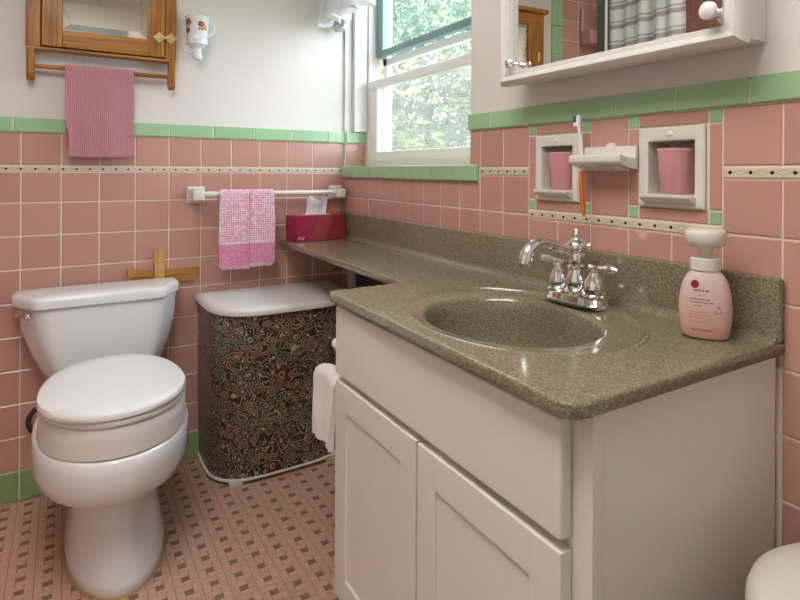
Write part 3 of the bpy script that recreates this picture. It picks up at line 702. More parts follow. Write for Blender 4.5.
# ---- oak wall cabinet ---------------------------------------------------------
oak = thing('oak_wall_cabinet', (-.9, -.07, 1.38), 'golden oak wall cabinet with mirrored door and towel rod below', 'cabinet')
OX0, OX1, OZ0, OZ1, OF = -1.116, -.675, 1.502, 1.92, -.060
part('side_panel', gbox(OX0, OX0+.016, -.040, -.001, OZ0, OZ1), M['oakz'], oak, bevel=.001); part('side_panel', gbox(OX1-.016, OX1, -.040, -.001, OZ0, OZ1), M['oakz'], oak, bevel=.001)
part('bottom_panel', gbox(OX0, OX1, -.057, -.001, OZ0-.008, OZ0), M['oakx'], oak, bevel=.002)
part('cornice', gbox(OX0-.018, OX1+.018, -.080, -.001, OZ1, OZ1+.022), M['oakx'], oak, bevel=.006, seg=3)
part('back_panel', gbox(OX0+.016, OX1-.016, -.010, -.001, OZ0, OZ1), M['oakz'], oak)
part('face_stile', gbox(OX0, -1.077, OF+.002, -.040, OZ0, OZ1), M['oakz'], oak, bevel=.002); part('face_stile', gbox(-.711, OX1, OF+.002, -.040, OZ0, OZ1), M['oakz'], oak, bevel=.002)
od = thing('door', (-.898, OF, OZ0), None, None); od.parent = oak; od.location = WO[od]-WO[oak]
D0, D1 = -1.074, -.714
part('door_stile', gbox(D0, D0+.056, OF-.004, -.042, OZ0+.004, OZ1-.004), M['oakz'], od, bevel=.003); part('door_stile', gbox(D1-.053, D1, OF-.004, -.042, OZ0+.004, OZ1-.004), M['oakz'], od, bevel=.003)
part('door_rail', gbox(D0+.056, D1-.053, OF-.004, -.042, OZ0+.004, 1.566), M['oakx'], od, bevel=.003); part('door_rail', gbox(D0+.056, D1-.053, OF-.004, -.042, OZ1-.06, OZ1-.004), M['oakx'], od, bevel=.003)
mx0, mx1, mz0, mz1, b_ = D0+.056, D1-.053, 1.566, OZ1-.06, .022
mv_ = [(mx0,OF+.008,mz0),(mx1,OF+.008,mz0),(mx1,OF+.008,mz1),(mx0,OF+.008,mz1),(mx0+b_,OF+.006,mz0+b_),(mx1-b_,OF+.006,mz0+b_),(mx1-b_,OF+.006,mz1-b_),(mx0+b_,OF+.006,mz1-b_),(mx0,OF+.012,mz0),(mx1,OF+.012,mz0),(mx1,OF+.012,mz1),(mx0,OF+.012,mz1)]
part('mirror', ([Vector(v) for v in mv_], [(4,5,6,7),(0,1,5,4),(1,2,6,5),(2,3,7,6),(3,0,4,7),(8,11,10,9),(0,8,9,1),(1,9,10,2),(2,10,11,3),(3,11,8,0)]), M['oldmirror'], od, angle=1)
# brass catch: two lobed plates with a bar
def diamond(cx, cz, a, y0, y1):
    pts = []
    for k in range(24):
        t = 2*PI*k/24; r = a/(abs(math.cos(t))+abs(math.sin(t)))*(1+.10*math.cos(8*t)); pts.append((cx+r*math.cos(t), cz+r*math.sin(t)))
    return gloft([[(x, y0, z) for x, z in pts], [(x, y1, z) for x, z in pts]])
cat = part('catch', gjoin(diamond(-.731,1.577,.021,OF-.004,OF-.007), diamond(-.694,1.577,.021,OF+.002,OF-.006), gbox(-.731,-.694,OF-.012,OF-.006,1.573,1.581)), M['brass'], oak)
for z in (1.695,): part('hinge', gjoin(gbox(-1.082,-1.069,OF-.010,OF+.001,z-.02,z+.02), gtube([(-1.0755,OF-.010,z-.022),(-1.0755,OF-.010,z+.022)], .004, 8)), M['brass'], oak)
for x in (OX0+.002, OX1-.024):
    g = [(-.057,1.494),(-.014,1.494),(-.014,1.425),(-.018,1.404),(-.028,1.393),(-.043,1.393),(-.053,1.404),(-.057,1.425)]
    part('rod_bracket', gloft([[(x, y, z) for y, z in g], [(x+.022, y, z) for y, z in g]]), M['oakz'], oak, bevel=.003)
part('towel_rod', gtube([(OX0+.02,-.034,1.441),(OX1-.02,-.034,1.441)], .0075, 12), M['oakx'], oak)
# rose ribbed towel over the rod
def pt(u, t, x, y, z, front, dn):
    s = sst(0, .2, dn); k = math.sin(u*7+.6)*.003*s+math.sin(u*17)*.0012*s
    xx = x+(.012*s*(1-u)*sst(.16,.24,dn) if front else .0)
    if front: return xx, y+k-.004*s, z-.004*math.sin(u*3)*s+ (.006*u*s)
    return x+.002, y+.002*s, z
draped('hand_towel', -1.010, -.809, -.034, 1.4415, .0115, .26, .297, M['ribtowel'], 'rose pink ribbed towel hanging from the rod under the oak cabinet', 'towel', th=.005, disp=pt)

# ---- mirrored medicine cabinet on the right wall ---------------------------------
med = thing('medicine_cabinet', (-.05, -1.575, 1.318), 'white framed medicine cabinet with two sliding mirror doors', 'cabinet')
MY0, MY1, MZ0, MZ1, MX = -1.896, -1.252, 1.316, 1.98, -.104
wp = M['whitepaint']
part('case', gjoin(gbox(-.072,-.002,MY0+.012,MY0+.022,MZ0+.012,MZ1-.012), gbox(-.072,-.002,MY1-.022,MY1-.012,MZ0+.012,MZ1-.012), gbox(-.072,-.002,MY0+.022,MY1-.022,MZ0+.012,MZ0+.022), gbox(-.072,-.002,MY0+.022,MY1-.022,MZ1-.022,MZ1-.012), gbox(-.012,-.002,MY0+.022,MY1-.022,MZ0+.022,MZ1-.022)), wp, med)
fw = .032
def mould(p0, p1, inn, nm):
    """stepped moulding strip between two corner points (y,z), inn = inward unit (y,z)"""
    pr = [(0,-.072),(0,-.092),(.004,-.100),(.010,-.104),(.017,-.102),(.021,-.0985),(.026,-.0985),(.030,-.0985),(.032,-.0965),(.032,-.072)]
    along = Vector((p1[0]-p0[0], p1[1]-p0[1])).normalized(); rr = []
    for p, sg in ((p0, 1), (p1, -1)):
        rr.append([(x, p[0]+inn[0]*d+along.x*sg*d, p[1]+inn[1]*d+along.y*sg*d) for d, x in pr])
    part(nm, gloft(rr), wp, med, angle=40)
mould((MY0,MZ0),(MY1,MZ0),(0,1),'frame_rail'); mould((MY0,MZ1),(MY1,MZ1),(0,-1),'frame_rail')
mould((MY0,MZ0),(MY0,MZ1),(1,0),'frame_stile'); mould((MY1,MZ0),(MY1,MZ1),(-1,0),'frame_stile')
for (y0, y1, x) in ((-1.5985, -1.284, -.0835), (-1.864, -1.585, -.0905)):
    g = gbox(-.004, 0, -(y1-y0)/2, (y1-y0)/2, 0, MZ1-MZ0-.065)
    me = mkmesh('mirror_door', g, M['mirror'], angle=0)
    put('mirror_door', me, (x, (y0+y1)/2, MZ0+.0325), med, (0, 0, math.radians(-2.2)))
part('meeting_channel', gbox(-.101,-.0885,-1.5975,-1.583,MZ0+.034,MZ1-.034), simple('dark_green_channel', (.03,.05,.042), .3, var=.05), med, bevel=.001)
for y, z, x in ((-1.303, 1.366, -.086), (-1.852, 1.370, -.099)):
    kn = part('knob', gmap(glathe([(.006,0),(.005,.012),(.009,.016),(.0125,.023),(.012,.030),(.007,.035),(.001,.0365)], n=18), lambda v: (x-v.z*.95, y+v.x*(1.25 if y < -1.5 else 1), z+v.y*(1.25 if y < -1.5 else 1))), M['plastic'] if y < -1.5 else M['chrome'], med)

# ---- window valance ------------------------------------------------------------------
val = thing('window_valance', (-.06, -.55, 1.74), 'white ruffled cotton valance hanging above the window', 'curtain')
path = spline([(-.012,-.050,0),(-.06,-.055,0),(-.112,-.075,0),(-.118,-.14,0),(-.105,-.24,0),(-.10,-.40,0),(-.10,-.60,0),(-.10,-.80,0),(-.10,-1.02,0),(-.05,-1.04,0)], 14)
P = []
for i, p in enumerate(path):
    t = (path[min(i+1,len(path)-1)]-path[max(i-1,0)]).normalized(); nrm = Vector((t.y, -t.x, 0)); row = []
    for j in range(19):
        v = j/18; z = 2.16-.425*v
        amp = .010+.016*v; q = p+nrm*(amp*math.sin(i*.75)*(1 if j < 15 else 1.25)+.004*math.sin(i*2.1)*v)
        row.append((min(q.x, -.006), min(q.y, -.03), z+.012*math.sin(i*.5)*v-(.01*math.sin(i*.24)*v)))
    P.append(row)
part('gathered_cloth', gsheet(P, .0025), M['curtainsheer'], val, angle=60)
P2 = []
for i, p in enumerate(path):
    r = P[i][-1]; r0_ = P[i][-3]; k = .008*math.sin(i*1.9)
    P2.append([(r0_[0]-.003+k*.3, r0_[1], r0_[2]), (r[0]-.004+k*.7, r[1]+k*.4, r[2]), (r[0]-.005+k, r[1]+k*.7, r[2]-.022)])
part('ruffle_hem', gsheet(P2, .003), M['curtainsheer'], val, angle=60)
part('curtain_rod', gtube(spline([(-.006,-.035,2.13),(-.07,-.045,2.13),(-.085,-.09,2.13),(-.085,-.5,2.13),(-.085,-.98,2.13),(-.07,-1.03,2.13),(-.006,-1.045,2.13)], 5), .006, 8), wp, val)

# ---- striped shower curtain at the tub edge (seen in the mirror) ------------------------
cur = thing('shower_curtain', (-1.44, -.5, 1.2), 'grey and white striped shower curtain seen in the mirror', 'curtain')
P = []
for i in range(81):
    u = i/80; y = -.22-.46*u
    P.append([(-1.42+.014*math.sin(u*30)*(0.6+.4*v/10)+.008*math.sin(u*17+v*.4), y+.006*math.sin(v+u*20), 2.10-1.0*v/10) for v in range(11)])
part('cloth', gsheet(P, .003), M['stripe'], cur, angle=60)
part('curtain_rod', gtube([(-1.42,-.014,2.115),(-1.42,YR+.01,2.115)], .011, 12), M['chrome'], cur)
shelf = thing('soap_ledge', (-1.52, -.05, 1.80), 'pink ceramic soap ledge on the tiled tub wall seen in the mirror', 'shelf')
part('ledge', gbox(-1.64,-1.40,-.10,-.004,1.80,1.875), M['pink'], shelf, bevel=.012, seg=3); part('back_plate', gbox(-1.64,-1.40,-.030,-.0035,1.875,2.0), M['pink'], shelf, bevel=.008, seg=3)

# ================================================================== SMALL THINGS
# ---- towel bar
bar = thing('towel_bar', (-.33, -.035, 1.0), 'white ceramic towel bar on the pink tiled back wall', 'towel bar')
for x in (-.599, -.040):
    part('post', gloft([[(x+sx*a, y, 1.006+sz*b) for sx, sz in ((-1,-1),(1,-1),(1,1),(-1,1))] for a, b, y in ((.032,.032,-.0035),(.032,.032,-.012),(.024,.024,-.022),(.019,.021,-.045),(.021,.021,-.078),(.016,.016,-.084))]), M['ceramic'], bar, bevel=.004, seg=3)
part('bar', gtube([(-.58,-.060,1.010),(-.058,-.060,1.010)], .0095, 14), M['whitepaint'], bar)
# ---- pink and white checked hand towel
def ct(u, t, x, y, z, front, dn):
    s = sst(0, .10, dn)
    if front:
        step = .007*sst(.53, .56, u)
        k = .004*math.sin(u*8)*s-.006*math.exp(-((u-.52)/.03)**2)*s*-.6
        return x-.004*s*(.5-u)*2, y-step-k*.6-.003*s, z+(.004 if u > .55 else -.002)*s
    return x, y+.003*s, z
draped('checked_towel', -.523, -.325, -.060, 1.0105, .0135, .25, .278, M['check'], 'pink and white checked hand towel hanging on the white towel bar', 'towel', th=.005, disp=ct, nx=60)
ft = bpy.data.objects['checked_towel']
fg = []
for k in range(66):
    u = (k+.5)/66; x = -.519+.190*u; l = random.uniform(.012,.017); yy = -.0755-(.0075 if u > .55 else .0)-.003
    z0 = 1.0105-.278+(.004 if u > .55 else -.002)+.004
    fg.append(gtube([(x,yy,z0),(x+random.uniform(-.001,.001),yy,z0-l*.5),(x+random.uniform(-.0015,.0015),yy-.001,z0-l)], .0011, 4))
tag(part('fringe', gjoin(*fg), simple('pale_pink_thread', (.78,.58,.62), .9, var=.05), ft, angle=0), kind='stuff')
# ---- tissue box
tb = thing('tissue_box', (-.16, -.07, CT), 'magenta tissue box with a white tissue, on the counter corner', 'tissue box')
ta = math.radians(7)
def TB(v): return (-.264+v.x*math.cos(ta)+v.y*math.sin(ta), -.036+v.x*math.sin(ta)-v.y*math.cos(ta), CT+.0006+v.z)
part('carton', gmap(gbox(0,.222,0,.10,0,.104), TB), M['tissuebox'], tb, bevel=.003)
part('slot_film', gmap(gbox(.055,.165,.035,.065,.1042,.1048), TB), M['tissue'], tb, angle=0)
P = []
for i in range(21):
    u = i/20; row = []
    for j in range(9):
        v = j/8; x = .062+.100*u+.020*(u-.5)*v+.008*math.sin(u*5+v*2); h = .060+.014*math.sin(u*4.2+.3)+.010*math.sin(u*9)
        if u > .55: h += .018*sst(.55,.7,u)
        row.append(TB(Vector((x, .05+.020*math.sin(u*11+1)*v+.022*math.sin(u*4)*v, .1045+h*v))))
    P.append(row)
part('tissue', gsheet(P, .0012), M['tissue'], tb, angle=70)
def TF(pts, w_): return gmap(gtube([(x, .1006, z) for x, z in pts], w_, 5), TB)
part('printed_mark', gjoin(TF([(.010,.008),(.011,.020),(.016,.021),(.017,.015),(.012,.013)], .0012), TF([(.020,.016),(.020,.010),(.024,.009),(.026,.016),(.026,.009)], .0012), TF([(.029,.006),(.031,.018),(.035,.022)], .0012)), M['whiteink'], tb, angle=0)
# ---- wooden cross on the wall behind the tank
cr = thing('wooden_cross', (-.72, -.01, .56), 'small honey coloured wooden cross on the tiles behind the toilet tank', 'cross')
part('upright', gbox(-.739,-.704,-.024,-.0035,.56,.806), honey('honey_wood_z','z'), cr, bevel=.003)
hx = honey('amber_wood_x','x')
for n_ in hx.node_tree.nodes:
    if n_.type == 'VALTORGB':
        for e_, c_ in zip(n_.color_ramp.elements, ((.26,.10,.018),(.42,.19,.035),(.52,.26,.06))): e_.color = (*c_, 1)
for s in (-1, 1):
    L = .0 if s > 0 else .030; up = 0 if s > 0 else .012
    pts = [(.019,.686),(.122-L,.679+up),(.136-L,.731+up),(.019,.729)]
    g = gloft([[(-.7215+s*x, y, z) for x, z in pts] for y in (-.004,-.016)])
    a = part('arm', g, hx, cr, bevel=.002)
    part('carved_ridge', gtube([(-.7215+s*t, -.0165, .708+.006*math.sin((t-.02)/.1*PI)) for t in ((.022,.045,.07,.095,.118) if s > 0 else (.022,.04,.06,.075,.09))], .0035, 8), hx, a)
# ---- mug shaped wall ornament
mg = thing('wall_mug_ornament', (-.60, -.045, 1.51), 'white china mug ornament with flower decal hung beside the oak cabinet', 'ornament')
mc = (-.603, -.052, 0)
part('mug_body', glathe([(.030,1.566),(.036,1.568),(.037,1.585),(.0375,1.589),(.036,1.592),(.0375,1.60),(.040,1.64),(.0415,1.672),(.040,1.673),(.037,1.655),(.034,1.60),(.006,1.595)], mc, 28), M['porcelain'], mg, angle=40)
part('mug_handle', gtube(spline([(-.567,-.050,1.655),(-.551,-.050,1.655),(-.543,-.050,1.640),(-.547,-.050,1.622),(-.560,-.050,1.610),(-.568,-.050,1.608)], 5), .0042, 8), M['porcelain'], mg)
part('bell_body', glathe([(.030,1.5655),(.026,1.561),(.016,1.556),(.013,1.548),(.015,1.538),(.018,1.528),(.018,1.520),(.013,1.514),(.001,1.512)], mc, 24), M['porcelain'], mg, angle=40)
part('lower_handle', gtube(spline([(-.632,-.052,1.562),(-.645,-.052,1.556),(-.648,-.052,1.545),(-.635,-.055,1.538),(-.620,-.058,1.542),(-.612,-.06,1.552)], 5), .0035, 8), M['porcelain'], mg)
def onmug(a, z, r=.0405): return Vector((mc[0]+r*math.sin(a), mc[1]-r*math.cos(a), z))
def petal(a0, z0, da, dz, sz):
    c = onmug(a0+da, z0+dz, .0392+.0012*(z0+dz-1.6)/.07); n = (c-Vector((mc[0],mc[1],c.z))).normalized(); t = Vector((0,0,1)).cross(n)
    return [c+n*.0012+t*sz*math.cos(k*PI/4)+Vector((0,0,sz*1.2*math.sin(k*PI/4))) for k in range(8)]
def flower(a0, z0, mat, sz_, nm_=None, *r):
    return flower_(a0, z0, mat, sz_*1.45)
def flower_(a0, z0, mat, sz, nm='flower_decal'):
    g = []
    for k in range(5):
        t = 2*PI*k/5; R = petal(a0, z0, .10*math.cos(t)*sz/.003, .0042*math.sin(t)*sz/.003, sz); g.append((R, [tuple(range(8))]))
    part(nm, gjoin(*g), mat, mg, angle=0)
flower(.10, 1.640, M['plum'], .0030); flower(.42, 1.633, M['gold'], .0030); flower(-1.0, 1.645, M['rust'], .0040); flower(-1.05, 1.615, M['plum'], .0030)
flower(.30, 1.643, M['rust'], .0016); flower(.55, 1.624, M['gold'], .0018); flower(.0, 1.622, M['greyink'], .0012); flower(.22, 1.620, M['greyink'], .0012)
# ---- vent under the shelf
vg = thing('wall_vent', (-.01, -.4, .44), 'white wall vent with dark louvres under the counter shelf', 'vent')
for a in (gbox(-.022,-.0035,-.155,-.105,.40,.735), gbox(-.022,-.0035,-.74,-.69,.40,.735), gbox(-.022,-.0035,-.69,-.155,.695,.735), gbox(-.022,-.0035,-.69,-.155,.40,.44)): part('vent_frame', a, wp, vg, bevel=.002)
part('vent_back', gbox(-.006,-.0035,-.69,-.155,.44,.695), M['darkgap'], vg)  # near-black sheet stands in for the shade between the louvres
for k in range(18):
    z = .447+.014*k; part('louvre', gmap(gbox(-.014,-.0065,-.689,-.156,z,z+.002), lambda v: (v.x, v.y, v.z+(-.0065-v.x)*.6)), M['darkgap'] if k % 1 else simple('louvre_grey', (.32,.28,.24), .5, var=.05) if k == 0 else bpy.data.materials['louvre_grey'], vg)
# ---- cup niches with tumblers
for n, (ny, nz) in enumerate(NIC):
    lab = ['white ceramic wall niche holding a cup, beside the toothbrush', 'white ceramic wall niche holding a cup, nearer the soap bottle'][n]
    t = thing('wall_niche', (-.01, ny, nz-.08), lab, 'wall niche', 'ceramic niches in the tiled right wall')
    a, b = .0768, .0815; io, jo = .0545, .054
    def fr(y0, y1, z0, z1): return gbox(-.012, -.0035, y0, y1, z0, z1)
    outer = [(ny-a,nz-b),(ny+a,nz-b),(ny+a,nz+b),(ny-a,nz+b)]; inner = [(ny-io,nz-jo),(ny+io,nz-jo),(ny+io,nz+jo),(ny-io,nz+jo)]
    def rr(P, x, d=0): 
        return [(x, y+(d if y < ny else -d), z+(d if z < nz else -d)) for y, z in P]
    part('frame', gloft([rr(outer,-.0035), rr(outer,-.006), rr(outer,-.009,.003), rr(inner,-.009,-.004), rr(inner,-.006), rr(inner,.060,.003), rr(inner,.064,.010)], False, True), M['ceramic'], t, angle=40)
    lip = [(-.008,nz-jo-.003),(-.024,nz-jo-.002),(-.030,nz-jo+.002),(-.030,nz-jo-.006),(-.020,nz-jo-.014),(-.008,nz-jo-.020)]
    part('shelf_lip', gloft([[(x, y, z) for x, z in lip] for y in (ny-.060, ny+.060)]), M['ceramic'], t, bevel=.002)
    part('fan_ornament', gmap(glathe([(.009,0),(.007,.002),(.001,.0035)], n=12), lambda v: (-.0088-v.z, ny+v.x, nz+.0655+max(v.y,-.002))), M['ceramic'], t)
    cup = thing('tumbler', (.020, ny, nz-jo), ['small fluted pink tumbler standing in the niche beside the toothbrush', 'small fluted pink tumbler standing in the niche nearer the soap bottle'][n], 'cup', 'pink tumblers in the wall niches')
    cz = nz-jo+.0005; R = []
    for r, z in ((.0300,0),(.0325,.003),(.0385,.088),(.0385,.091),(.0365,.091),(.0355,.080),(.0305,.008)):
        R.append([(.018+r*(1+(.03*math.cos(16*2*PI*j/72) if .001 < z < .086 and r > .031 else 0))*math.cos(2*PI*j/72), ny+(-.002 if n == 0 else .002)+r*(1+(.03*math.cos(16*2*PI*j/72) if .001 < z < .086 and r > .031 else 0))*math.sin(2*PI*j/72), cz+z) for j in range(72)])
    part('tumbler_body', gloft(R), M['cuppink'], cup, angle=40)
    part('rim_band', gloft([[(.018+r*math.cos(2*PI*j/48), ny+(-.002 if n == 0 else .002)+r*math.sin(2*PI*j/48), cz+z) for j in range(48)] for r, z in ((.0390,.0845),(.0396,.086),(.0396,.0905),(.0388,.0922),(.0380,.0918))], False, False), M['cuppink'], cup)
# ---- soap dish with toothbrush holder
SYc = (B0+B1)/2-.004
sd = thing('soap_dish', (-.03, SYc, 1.10), 'white ceramic soap dish tray mounted between the two wall niches', 'soap dish')
pr0 = lambda hw, x, z: [(x, SYc-hw, z), (x, SYc+hw, z)]
DY0, DY1 = -1.613, -1.463
tp = [(-.0035,1.106),(-.030,1.109),(-.050,1.114),(-.060,1.119),(-.063,1.123),(-.063,1.136),(-.059,1.139),(-.053,1.136),(-.020,1.129),(-.013,1.133),(-.012,1.157),(-.0035,1.158)]
part('tray', gloft([[(x, y, z) for x, z in tp] for y in (DY0, DY1)]), M['ceramic'], sd, bevel=.003)
part('scallop', gmap(glathe([(.014,0),(.012,.003),(.001,.006)], n=14), lambda v: (-.0060-v.z, (DY0+DY1)/2+v.x, 1.158+max(v.y,-.003)*.6)), M['ceramic'], sd)
for k in range(7):
    y = DY0+.022+.0177*k; part('rib', gtube([(-.010,y,1.1055),(-.030,y,1.1075),(-.050,y,1.1125)], .0036, 6), M['ceramic'], sd)
tbh = thing('toothbrush', (-.045, -1.48, 1.0), 'white and orange toothbrush standing upright in the soap dish', 'toothbrush')
ty, tx = -1.483, -.042
part('handle', gtube(spline([(tx,ty-.001,1.100),(tx,ty,1.135),(tx,ty+.003,1.17),(tx+.001,ty+.008,1.20),(tx+.003,ty+.011,1.217)], 5), [.0050]*6+[.0045]*5+[.0036]*5+[.004]*5, 10), M['plastic'], tbh)
part('grip', gtube(spline([(tx+.003,ty-.006,1.000),(tx+.0025,ty-.005,1.02),(tx-.001,ty-.003,1.05),(tx-.002,ty-.002,1.075),(tx,ty-.001,1.102)], 5), [.0025]+[.004]*4+[.0058]*11+[.005]*5, 10), M['orange'], tbh)
part('head', gbox(tx-.002,tx+.006,ty+.006,ty+.016,1.204,1.230), M['plastic'], tbh, bevel=.002)
part('bristles', gbox(tx-.001,tx+.005,ty+.016,ty+.027,1.206,1.214), M['whiteink'], tbh, bevel=.001); part('bristles', gbox(tx-.001,tx+.005,ty+.016,ty+.027,1.2145,1.229), M['blue'], tbh, bevel=.001)

# ---- faucet ---------------------------------------------------------------------------
fa = thing('faucet', (-.068, -1.522, CT), 'chrome two handle faucet with curved spout on the sink deck', 'faucet')
FX, FY = -.084, -1.512; ch = M['chrome']
def stad(hx, hy, z, n=36):
    R = []
    for j in range(n):
        a = 2*PI*j/n; c, s = math.cos(a), math.sin(a)
        R.append((FX+hx*math.copysign(abs(c)**.8, c), FY+hy*math.copysign(abs(s)**.55, s), z))
    return R
Z0 = CT+.0006
part('base_plate', gloft([stad(.033,.085,Z0), stad(.033,.085,Z0+.005), stad(.030,.082,Z0+.008), stad(.028,.079,Z0+.018), stad(.0255,.076,Z0+.0205)]), ch, fa, angle=40)
part('column', glathe([(0.0257,.0205),(0.0268,.025),(0.0202,.031),(0.0238,.040),(0.0238,.052),(0.0189,.066),(0.0165,.074),(0.0202,.077),(0.0202,.082),(0.0165,.085),(0.0177,.092),(0.0183,.106),(0.0158,.110),(0.0226,.114),(0.0244,.121),(0.0232,.129),(0.0177,.135),(0.0103,.139),(0.0092,.143),(0.0128,.146),(0.0128,.149),(0.0073,.152),(0.0079,.156),(0.0049,.161),(0.0010,.163)], (FX,FY,CT), 28), ch, fa, angle=50)
sp = spline([(FX-0.0069,FY,CT+.121),(FX-0.0258,FY,CT+.119),(FX-0.0473,FY+.003,CT+.124),(FX-0.0731,FY+.006,CT+.133),(FX-0.0963,FY+.008,CT+.136),(FX-0.1161,FY+.010,CT+.130),(FX-0.1299,FY+.011,CT+.117),(FX-0.1359,FY+.012,CT+.101)], 5)
nsp = len(sp); part('spout', gtube(sp, [.0132-.002*math.sin(min(1,i/nsp*1.6)*PI)+.003*sst(.75,1,i/nsp) for i in range(nsp)], 16), ch, fa, angle=50)
part('aerator', glathe([(.0115,0),(.0135,.003),(.0135,.010),(.012,.013)], (FX-.1375,FY+.012,CT+.091), 18), ch, fa)
part('back_knob', gmap(glathe([(.006,.0),(.005,.010),(.0085,.014),(.0085,.020),(.001,.025)], n=14), lambda v: (FX+.014+v.z, FY-.006+v.x, CT+.121+v.y)), ch, fa)
for s in (1, -1):
    hy_ = FY+s*.054; hd = thing('handle', (FX, hy_, CT+.021), None, None); hd.parent = fa; hd.location = WO[hd]-WO[fa]
    part('handle_base', glathe([(0.0262,.0208),(0.0276,.025),(0.0228,.029),(0.0256,.036),(0.0228,.050),(0.0166,.064),(0.0131,.070),(0.0131,.075),(0.0158,.077),(0.0158,.081),(0.0103,.084),(0.0013,.086)], (FX,hy_,CT), 22), ch, hd, angle=50)
    part('lever', gtube([(FX,hy_-s*.016,CT+.083),(FX,hy_-s*.012,CT+.083),(FX,hy_-s*.008,CT+.0825),(FX,hy_,CT+.0825),(FX,hy_+s*.010,CT+.083),(FX,hy_+s*.015,CT+.0835),(FX,hy_+s*.020,CT+.084),(FX,hy_+s*.034,CT+.085),(FX,hy_+s*.054,CT+.0855),(FX,hy_+s*.063,CT+.0855)], [.002,.0075,.0055,.008,.0055,.008,.006,.010,.009,.002], 12), ch, hd, angle=50)

# ---- soap bottle --------------------------------------------------------------------------
so = thing('soap_bottle', (-.100, -1.826, CT), 'pink foaming soap bottle with wide white pump cap, on the counter', 'soap bottle')
SBX, SBY = -.087, -1.826; fd = Vector((-.90,-.44,0)).normalized(); sd_ = Vector((fd.y, -fd.x, 0))*-1
sd_ = Vector((-fd.y, fd.x, 0))
def SB(a, b, z): return Vector((SBX,SBY,CT))+sd_*a*.95+fd*b*.95+Vector((0,0,z*.955+.0005))
def srings(tab, n=40, p=.85): 
    R = []
    for wa, wb, z in tab:
        R.append([SB(wa*math.copysign(abs(math.cos(t))**p, math.cos(t)), wb*math.copysign(abs(math.sin(t))**p, math.sin(t)), z) for t in [2*PI*j/n for j in range(n)]])
    return R
btab = [(.034,.022,0),(.039,.026,.002),(.042,.028,.007),(.0455,.030,.03),(.0465,.031,.052),(.0445,.030,.078),(.039,.028,.10),(.032,.026,.113),(.024,.023,.1205),(.022,.022,.1215)]
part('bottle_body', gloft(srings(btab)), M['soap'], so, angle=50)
cyl = lambda tab, n=28: gloft([[SB(r*math.cos(2*PI*j/n), r*math.sin(2*PI*j/n), z) for j in range(n)] for r, z in tab])
part('collar', cyl([(.0235,.1215),(.0265,.123),(.0265,.143),(.024,.1445)]), M['soapwhite'], so, angle=40)
part('stem', cyl([(.011,.1445),(.011,.158),(.013,.159),(.013,.165)]), M['soapwhite'], so, angle=40)
part('pump_head', cyl([(.013,.163),(.024,.1635),(.0325,.168),(.0365,.177),(.0365,.187),(.0350,.194),(.031,.1965),(.010,.197)]), M['soapwhite'], so, angle=50)
def bodyb(a, z):
    for (w0,b0_,z0),(w1,b1_,z1) in zip(btab, btab[1:]):
        if z0 <= z <= z1:
            t = (z-z0)/(z1-z0); wa = w0+(w1-w0)*t; wb = b0_+(b1_-b0_)*t
            c = min(1, abs(a)/wa)**(1/.85); return wb*max(0, 1-c*c)**(.5*.85)
    return .02
def stroke(a0, a1, z, h, nm, mat):
    P = [[SB(a0+(a1-a0)*i/6, bodyb(a0+(a1-a0)*i/6, z+h*j)+.0004, z+h*j) for j in (0,1)] for i in range(7)]
    V = [p for r in P for p in r]; F = [(2*i, 2*i+2, 2*i+3, 2*i+1) for i in range(6)]
    part(nm, (V, F), mat, so, angle=0)
ca, czz = -.014, .099
disc = [SB(ca+.0072*math.cos(t), bodyb(ca+.0072*math.cos(t), czz+.0072*math.sin(t))+.0006, czz+.0072*math.sin(t)) for t in [2*PI*k/20 for k in range(20)]]

part('logo_disc', (disc, [tuple(range(20))]), M['redink'], so, angle=0)
# rows of small print on the label (too small to read in the photograph), each row split in word-like dashes
rows = [(.0865,.0034,0.010,-0.016,'greyink'),(.0800,.0018,0.004,-0.009,'lightink'),(.0715,.0022,0.012,-0.022,'greyink'),(.0660,.0022,0.018,-0.022,'greyink'),(.0605,.0018,-0.002,-0.018,'greyink'),
        (.0490,.0020,0.010,-0.024,'lightink'),(.0440,.0020,0.016,-0.024,'lightink'),(.0390,.0020,0.016,-0.024,'lightink'),(.0310,.0018,0.010,-0.024,'lightink'),(.0170,.0024,0.014,-0.020,'greyink')]
for z, h, a0, a1, ink in rows:
    a = a0
    while a > a1:
        l = random.uniform(.004,.008); stroke(a, max(a-l, a1), z, h, 'label_print', M[ink]); a -= l+.0012
for da, z in ((.025,.060),(.029,.052),(.022,.051)):
    P = [SB(da+.0035*math.cos(t)*(1+.5*math.cos(3*t)), bodyb(da, z)+.0005, z+.0035*math.sin(t)*(1+.5*math.cos(3*t))) for t in [2*PI*k/18 for k in range(18)]]
    part('label_print', (P, [tuple(range(18))]), M['lightink'], so, angle=0)

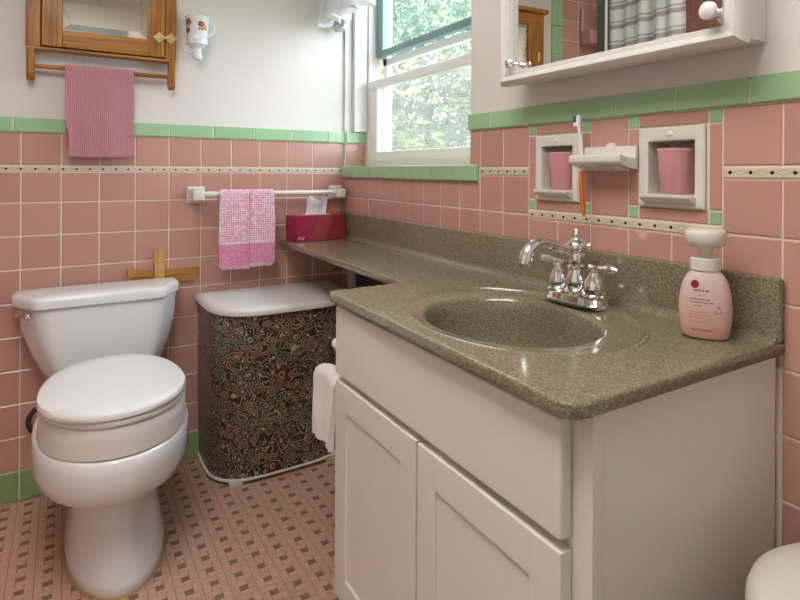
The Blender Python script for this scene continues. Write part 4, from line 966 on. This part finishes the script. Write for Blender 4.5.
# ---- waste bin in front of the vanity end
bn = thing('waste_bin', (-.165, -2.125, 0), 'white round waste bin with domed lid beside the vanity', 'bin')
bc = (-.176, -2.126, .016)
part('bin_body', glathe([(.112,-.014),(.118,-.010),(.138,.50),(.140,.505)], bc, 48), M['bin'], bn, angle=40)
part('bin_lid', glathe([(.140,.5055),(.149,.508),(.151,.516),(.150,.528),(.146,.538),(.136,.546),(.115,.552),(.07,.5575),(.01,.560)], bc, 56), M['bin'], bn, angle=40)

# ================================================================== OUTSIDE
ground = struct(part('ground', gbox(.2, 14, -8, 16, -.65, -.55), M['lawn']))
def tree(name, x, y, h, rx, rz, n, mat, label, seed):
    rng = random.Random(seed)
    t = thing(name, (x, y, -.55), label, 'tree', 'trees outside the window')
    part('trunk', gtube([(x,y,-.55),(x+.05,y,.4),(x-.04,y+.05,h*.6),(x,y,h)], [.14,.10,.07,.03], 9), M['bark'], t)
    V, F = [], []
    for i in range(n):
        while True:
            p = Vector((rng.uniform(-1,1), rng.uniform(-1,1), rng.uniform(-1,1)))
            if .35 < p.length < 1: break
        lump = 1+.22*math.sin(p.x*7+seed)*math.sin(p.y*6)*math.sin(p.z*8)
        c = Vector((x+p.x*rx*lump, y+p.y*rx*lump, h+p.z*rz*lump))
        if c.x < .55 or c.z < -.5: continue
        d = Vector((rng.gauss(0,1), rng.gauss(0,1), rng.gauss(0,.7))).normalized(); u = d.orthogonal().normalized(); s = rng.uniform(.05,.10)
        k = len(V); V += [c-d*s, c+u*s*.45+d*.1*s, c+d*s, c-u*s*.45+d*.1*s]; F.append((k, k+1, k+2, k+3))
    tag(part('crown', (V, F), mat, t, angle=0), kind='stuff')
tree('leafy_tree', 3.2, 4.6, 2.4, 1.75, 2.5, 16000, M['leaf2'], 'pale green leafy tree close outside the window', 3)
tree('leafy_tree', 6.6, 3.2, 2.6, 1.6, 2.4, 7000, M['leaf'], 'darker green leafy tree beyond the pale one outside the window', 5)
tree('leafy_tree', 6.2, 9.0, 3.2, 2.4, 3.4, 11000, M['leaf'], 'tall green tree farthest from the window', 9)
